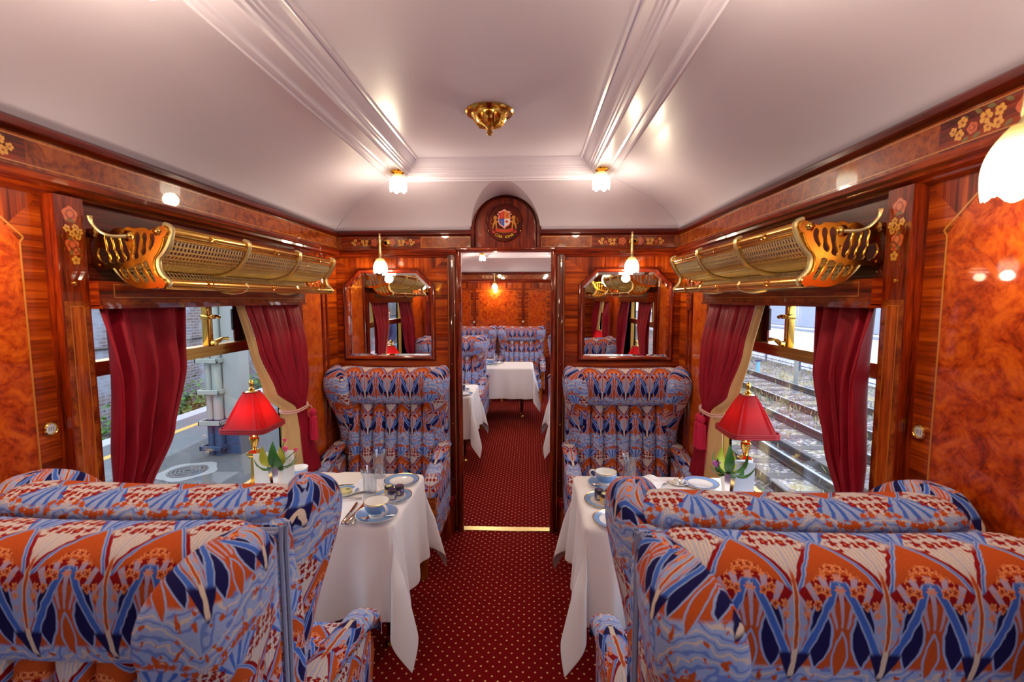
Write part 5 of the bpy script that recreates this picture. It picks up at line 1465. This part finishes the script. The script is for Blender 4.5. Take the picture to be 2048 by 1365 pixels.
# ------------------------------------------------------------------ outside, right: running lines
b = MB(); b.box((1.72, -60, -1.3), (30, 90, -1.17), 'ballast'); struct(b.build('ground_right', None, smooth=False), 'stony track bed with dry grass outside the right windows')
def track(xs, label, y0=-2, y1=46):
    t = thing('railway_track', label, 'railway track', (xs[0], 0, -1.17), 0, 'railway tracks outside the right window')
    for x in xs:
        b = MB(); X = x-xs[0]
        b.box((X-.065, y0, .03), (X+.065, y1, .045), 'rail_side'); b.box((X-.010, y0, .045), (X+.010, y1, .13), 'rail_side'); b.box((X-.034, y0, .125), (X+.034, y1, .160), 'rail_side')
        b.face([(X-.030, y0, .1615), (X+.030, y0, .1615), (X+.030, y1, .1615), (X-.030, y1, .1615)], 'rail_top'); b.build('rail', None, t, smooth=False)
    for k in range(int((y1-y0)/.72)):
        b = MB(); y = y0+k*.72; b.rbox((-.52, y-.12, -.06), (xs[1]-xs[0]+.52, y+.12, .012), .01, 1, 'sleeper'); b.build('sleeper', None, t, smooth=False)
track((4.53, 5.97), 'nearer railway track outside the right window')
track((7.02, 8.46), 'farther railway track outside the right window')
for x, nm in ((3.78, 'low conductor rail nearest the carriage outside the right window'), (4.93, 'dark rail laid between the rails of the nearer track')):
    b = MB(); b.box((x-.03, -2, -1.17), (x+.03, 46, -1.03), 'rail_side'); b.box((x-.045, -2, -1.04), (x+.045, 46, -1.01), 'sleeper'); tag(b.build('conductor_rail', None, smooth=False), nm, 'rail', 'conductor rails')
t = thing('lineside_fence', 'thin dark post and wire fence in the glare beyond the tracks', 'fence', (10.7, 0, -1.17))
for k in range(14):
    b = MB(); b.box((-.03, 8+k*2.6, 0), (.03, 8.06+k*2.6, .8), 'slate'); b.build('post', None, t, smooth=False)
for z in (.22, .38, .54, .74):
    b = MB(); b.box((-.012, 8, z-.012), (.012, 42, z+.012), 'post_dark'); b.build('wire', None, t, smooth=False)
for k, (x, y, h, m) in enumerate(((8.75, 15.2, 1.15, 'steel_pale'), (9.0, 14.3, .75, 'post_teal'), (9.15, 14.4, .6, 'post_dark'), (9.5, 14.9, .62, 'post_teal'), (8.9, 18.0, .5, 'post_teal'))):
    t = thing('marker_post', ('tall pale marker post beyond the tracks', 'teal marker post with dark bracket beyond the tracks', 'short dark post with angled top beyond the tracks', 'slim teal post rightmost of those beyond the tracks', 'small teal post left of the tall pale one beyond the tracks')[k], 'post', (x, y, -1.17), 0, 'lineside marker posts')
    b = MB(); b.rbox((-.05, -.05, 0), (.05, .05, h), .01, 1, m); b.build('shaft', None, t, smooth=False)
    b = MB(); b.rbox((-.11, -.06, h-.06), (.11, .06, h), .01, 1, 'post_dark' if k else m); b.build('head', None, t, smooth=False)
t = thing('lineside_hoarding', 'long white boundary wall glaring in daylight beyond the fence', 'wall', (11.2, 0, -1.17))
b = MB(); b.box((0, -60, 0), (.4, 88, 1.55), 'hoarding'); b.build('wall_face', None, t, smooth=False)
b = MB(); b.box((-.06, -60, 1.55), (.46, 88, 1.62), 'terrace_grey'); b.build('coping', None, t, smooth=False)
t = thing('terrace_building', 'hazy grey building beyond the white boundary wall', 'building', (28, 0, -1.17))
b = MB(); b.box((0, 30, 0), (8, 80, 5.5), 'terrace_grey'); b.build('wall_face', None, t, smooth=False)
b = MB(); b.box((-.3, 29.7, 5.5), (8.3, 80.3, 5.8), 'slate'); b.build('roof', None, t, smooth=False)
for k in range(9):
    b = MB(); b.box((-.04, 33+k*5, 2.4), (.02, 35+k*5, 4.4), 'slate'); b.build('window', None, t, smooth=False)
def weeds(r):
    x = r.choice((r.gauss(6.5, .35), r.gauss(3.2, .3), r.gauss(9.8, .8), r.uniform(2.5, 11))); return (x, r.uniform(5, 26), -1.17+abs(r.gauss(0, .09)))
leaves('weeds', 6500, weeds, .15, ('dry_grass', 'dry_grass', 'weed'), 'dry weeds and grass between the tracks outside the right window', 'plants', 9, .7, 1.5, .06)

# ------------------------------------------------------------------ the man on the platform, seen in the left mirror
def person(x, y, rz):
    t = thing('person', 'person in a dark blue jacket and pale jeans standing on the platform', 'person', (x, y, -.3), rz)
    def skin(name, verts, edges, rad, mat):
        me = bpy.data.meshes.new(name); me.from_pydata(verts, edges, []); me.materials.append(M[mat])
        o = bpy.data.objects.new(name, me); COL.objects.link(o)
        o.modifiers.new('s', 'SKIN'); sd = o.modifiers.new('d', 'SUBSURF'); sd.levels = sd.render_levels = 2
        for v, r in zip(me.skin_vertices[0].data, rad): v.radius = r if isinstance(r, tuple) else (r, r)
        me.skin_vertices[0].data[0].use_root = True
        bpy.context.view_layer.update()
        m2 = bpy.data.meshes.new_from_object(o.evaluated_get(bpy.context.evaluated_depsgraph_get()))
        m2.polygons.foreach_set('use_smooth', [True]*len(m2.polygons)); m2.materials.clear(); m2.materials.append(M[mat])
        bpy.data.objects.remove(o); r_ = bpy.data.objects.new(name, m2); COL.objects.link(r_); r_.parent = t
        return r_
    body = [(0, 0, .95), (0, 0, 1.2), (0, 0, 1.42), (0, .01, 1.5), (0, .02, 1.58), (0, .02, 1.68), (0, .02, 1.75),
            (.18, 0, 1.40), (.23, .02, 1.14), (.20, .16, .98), (.17, .24, 1.0), (-.18, 0, 1.40), (-.24, -.02, 1.13), (-.24, .04, .88), (-.24, .06, .79),
            (.09, 0, .88), (.10, .02, .48), (.10, -.01, .08), (.11, .14, .03), (-.09, 0, .88), (-.11, .01, .48), (-.12, -.02, .08), (-.14, .13, .03)]
    ed = [(0, 1), (1, 2), (2, 3), (3, 4), (4, 5), (5, 6), (2, 7), (7, 8), (8, 9), (9, 10), (2, 11), (11, 12), (12, 13), (13, 14), (0, 15), (15, 16), (16, 17), (17, 18), (0, 19), (19, 20), (20, 21), (21, 22)]
    rad = [(.15, .11), (.14, .11), (.14, .10), .055, .075, .092, .06, .06, .045, .034, .03, .06, .045, .034, .03, .085, .06, .045, .04, .085, .06, .045, .04]
    skin('body', body, ed, rad, 'skin_tone')
    jk = [(0, 0, .90), (0, 0, 1.2), (0, 0, 1.42), (0, .01, 1.49), (.19, 0, 1.40), (.24, .02, 1.14), (.21, .13, 1.0), (-.19, 0, 1.40), (-.25, -.02, 1.13), (-.25, .03, .90)]
    skin('jacket', jk, [(0, 1), (1, 2), (2, 3), (2, 4), (4, 5), (5, 6), (2, 7), (7, 8), (8, 9)], [(.20, .15), (.18, .14), (.17, .13), (.08, .08), .075, .062, .05, .075, .062, .05], 'jacket_blue')
    skin('jeans', [(0, 0, .93), (.09, 0, .86), (.10, .02, .48), (.10, -.01, .09), (-.09, 0, .86), (-.11, .01, .48), (-.12, -.02, .09)], [(0, 1), (1, 2), (2, 3), (0, 4), (4, 5), (5, 6)], [(.16, .12), .10, .078, .066, .10, .078, .066], 'jeans_pale')
    b = MB(); b.lathe([(0, 1.765), (.06, 1.755), (.095, 1.71), (.10, 1.66), (.085, 1.62), (.07, 1.62)], 16, (0, .005, 0), 'hair_brown'); b.build('hair', None, t)
    for s_, (p, q) in ((1, ((.17, .24, 1.0), (-.02, .06, -.01))), (-1, ((-.24, .06, .79), (.0, .02, -.07)))):
        for k in range(5):
            o = Vector(p); d = Vector(q); sp = Vector((.012*(k-1.5), .0, .0)) if k < 4 else Vector((.03*-s_, .01, 0))
            b = MB(); b.tube([o+sp*.6, o+sp+d*.6, o+sp*1.1+d*(1.15 if k < 4 else .8)+Vector((0, .008, -.006))], [.010, .0085, .006], 6, 'skin_tone'); b.build('finger' if k < 4 else 'thumb', None, t)
    for q in (-1, 1):
        b = MB(); b.lathe([(0, -.004), (.008, -.002), (.008, .002), (0, .004)], 8, (.032*q, .108, 1.665), 'black', 'y'); b.build('eye', None, t)
        b = MB(); b.lathe([(0, -.008), (.022, -.004), (.026, .004), (0, .01)], 10, (.094*q, .02, 1.655), 'skin_tone', 'x'); b.build('ear', None, t)
        b = MB(); b.rbox((.11*q-.05, -.07, 0), (.11*q+.05, .20, .09), .03, 3, 'black'); b.build('shoe', None, t)
    b = MB(); b.prism([(-.014, 1.625), (.014, 1.625), (.006, 1.665), (-.006, 1.665)], .10, .128, 'skin_tone', lambda a, c, h: (a, h, c)); b.build('nose', None, t)
    b = MB(); b.rbox((-.024, .098, 1.600), (.024, .108, 1.608), .003, 2, 'lip_tone'); b.build('mouth', None, t)
simple('skin_tone', S(206, 156, 130), .6); simple('jacket_blue', S(46, 52, 92), .8); simple('jeans_pale', S(120, 148, 184), .85); simple('hair_brown', S(84, 58, 40), .8); simple('lip_tone', S(168, 96, 88), .6)
person(-3.05, -3.95, .5)
# ------------------------------------------------------------------ daylight, camera, view
w = bpy.data.worlds.new('overcast_sky'); SC.world = w; w.use_nodes = True
nt = w.node_tree; nt.nodes.clear()
o = nt.nodes.new('ShaderNodeOutputWorld'); bg = nt.nodes.new('ShaderNodeBackground')
tc = nt.nodes.new('ShaderNodeTexCoord'); sp = nt.nodes.new('ShaderNodeSeparateXYZ')
mr = nt.nodes.new('ShaderNodeMapRange'); rp = nt.nodes.new('ShaderNodeValToRGB')
nt.links.new(tc.outputs['Generated'], sp.inputs[0]); nt.links.new(sp.outputs[2], mr.inputs[0])
mr.inputs[1].default_value = -.1; mr.inputs[2].default_value = .9
nt.links.new(mr.outputs[0], rp.inputs[0])
rp.color_ramp.elements[0].color = (.90, .94, 1.0, 1); rp.color_ramp.elements[1].color = (.72, .83, 1.0, 1)
nt.links.new(rp.outputs[0], bg.inputs[0]); bg.inputs[1].default_value = SKY
nt.links.new(bg.outputs[0], o.inputs[0])
sun = bpy.data.lights.new('hazy_sun', 'SUN'); sun.energy = SUN_E; sun.angle = math.radians(12); sun.color = (1, .95, .88)
so = bpy.data.objects.new('hazy_sun', sun); COL.objects.link(so); so.rotation_euler = (math.radians(28), math.radians(34), 0)

cam = bpy.data.cameras.new('camera'); co = bpy.data.objects.new('camera', cam); COL.objects.link(co)
CX, CZ, CYAW, CPITCH, CROLL, CF = 0.1641, 1.6422, -0.0389, -0.0888, -0.0017, 929.06
fwd = Vector((sin(CYAW)*cos(CPITCH), cos(CYAW)*cos(CPITCH), sin(CPITCH)))
right = Vector((cos(CYAW), -sin(CYAW), 0)); up = right.cross(fwd)
r2 = right*cos(CROLL)+up*sin(CROLL); u2 = up*cos(CROLL)-right*sin(CROLL)
mat = Matrix((r2, u2, -fwd)).transposed().to_4x4(); mat.translation = (CX, 0, CZ)
co.matrix_world = mat
cam.sensor_width = 36; cam.lens = CF/2048*36; cam.clip_start = .02; cam.clip_end = 400
cam.dof.use_dof = True; cam.dof.focus_distance = 3.0; cam.dof.aperture_fstop = 4.5
SC.camera = co
SC.view_settings.view_transform = 'Standard'; SC.view_settings.look = 'None'
SC.view_settings.exposure = EXPO; SC.view_settings.gamma = 1; SC.view_settings.use_curve_mapping = False
cy = SC.cycles
cy.max_bounces = 8; cy.diffuse_bounces = 4; cy.glossy_bounces = 5; cy.transmission_bounces = 6; cy.transparent_max_bounces = 12
cy.caustics_reflective = False; cy.caustics_refractive = False; cy.sample_clamp_indirect = 4; cy.use_denoising = True
cy.blur_glossy = .5
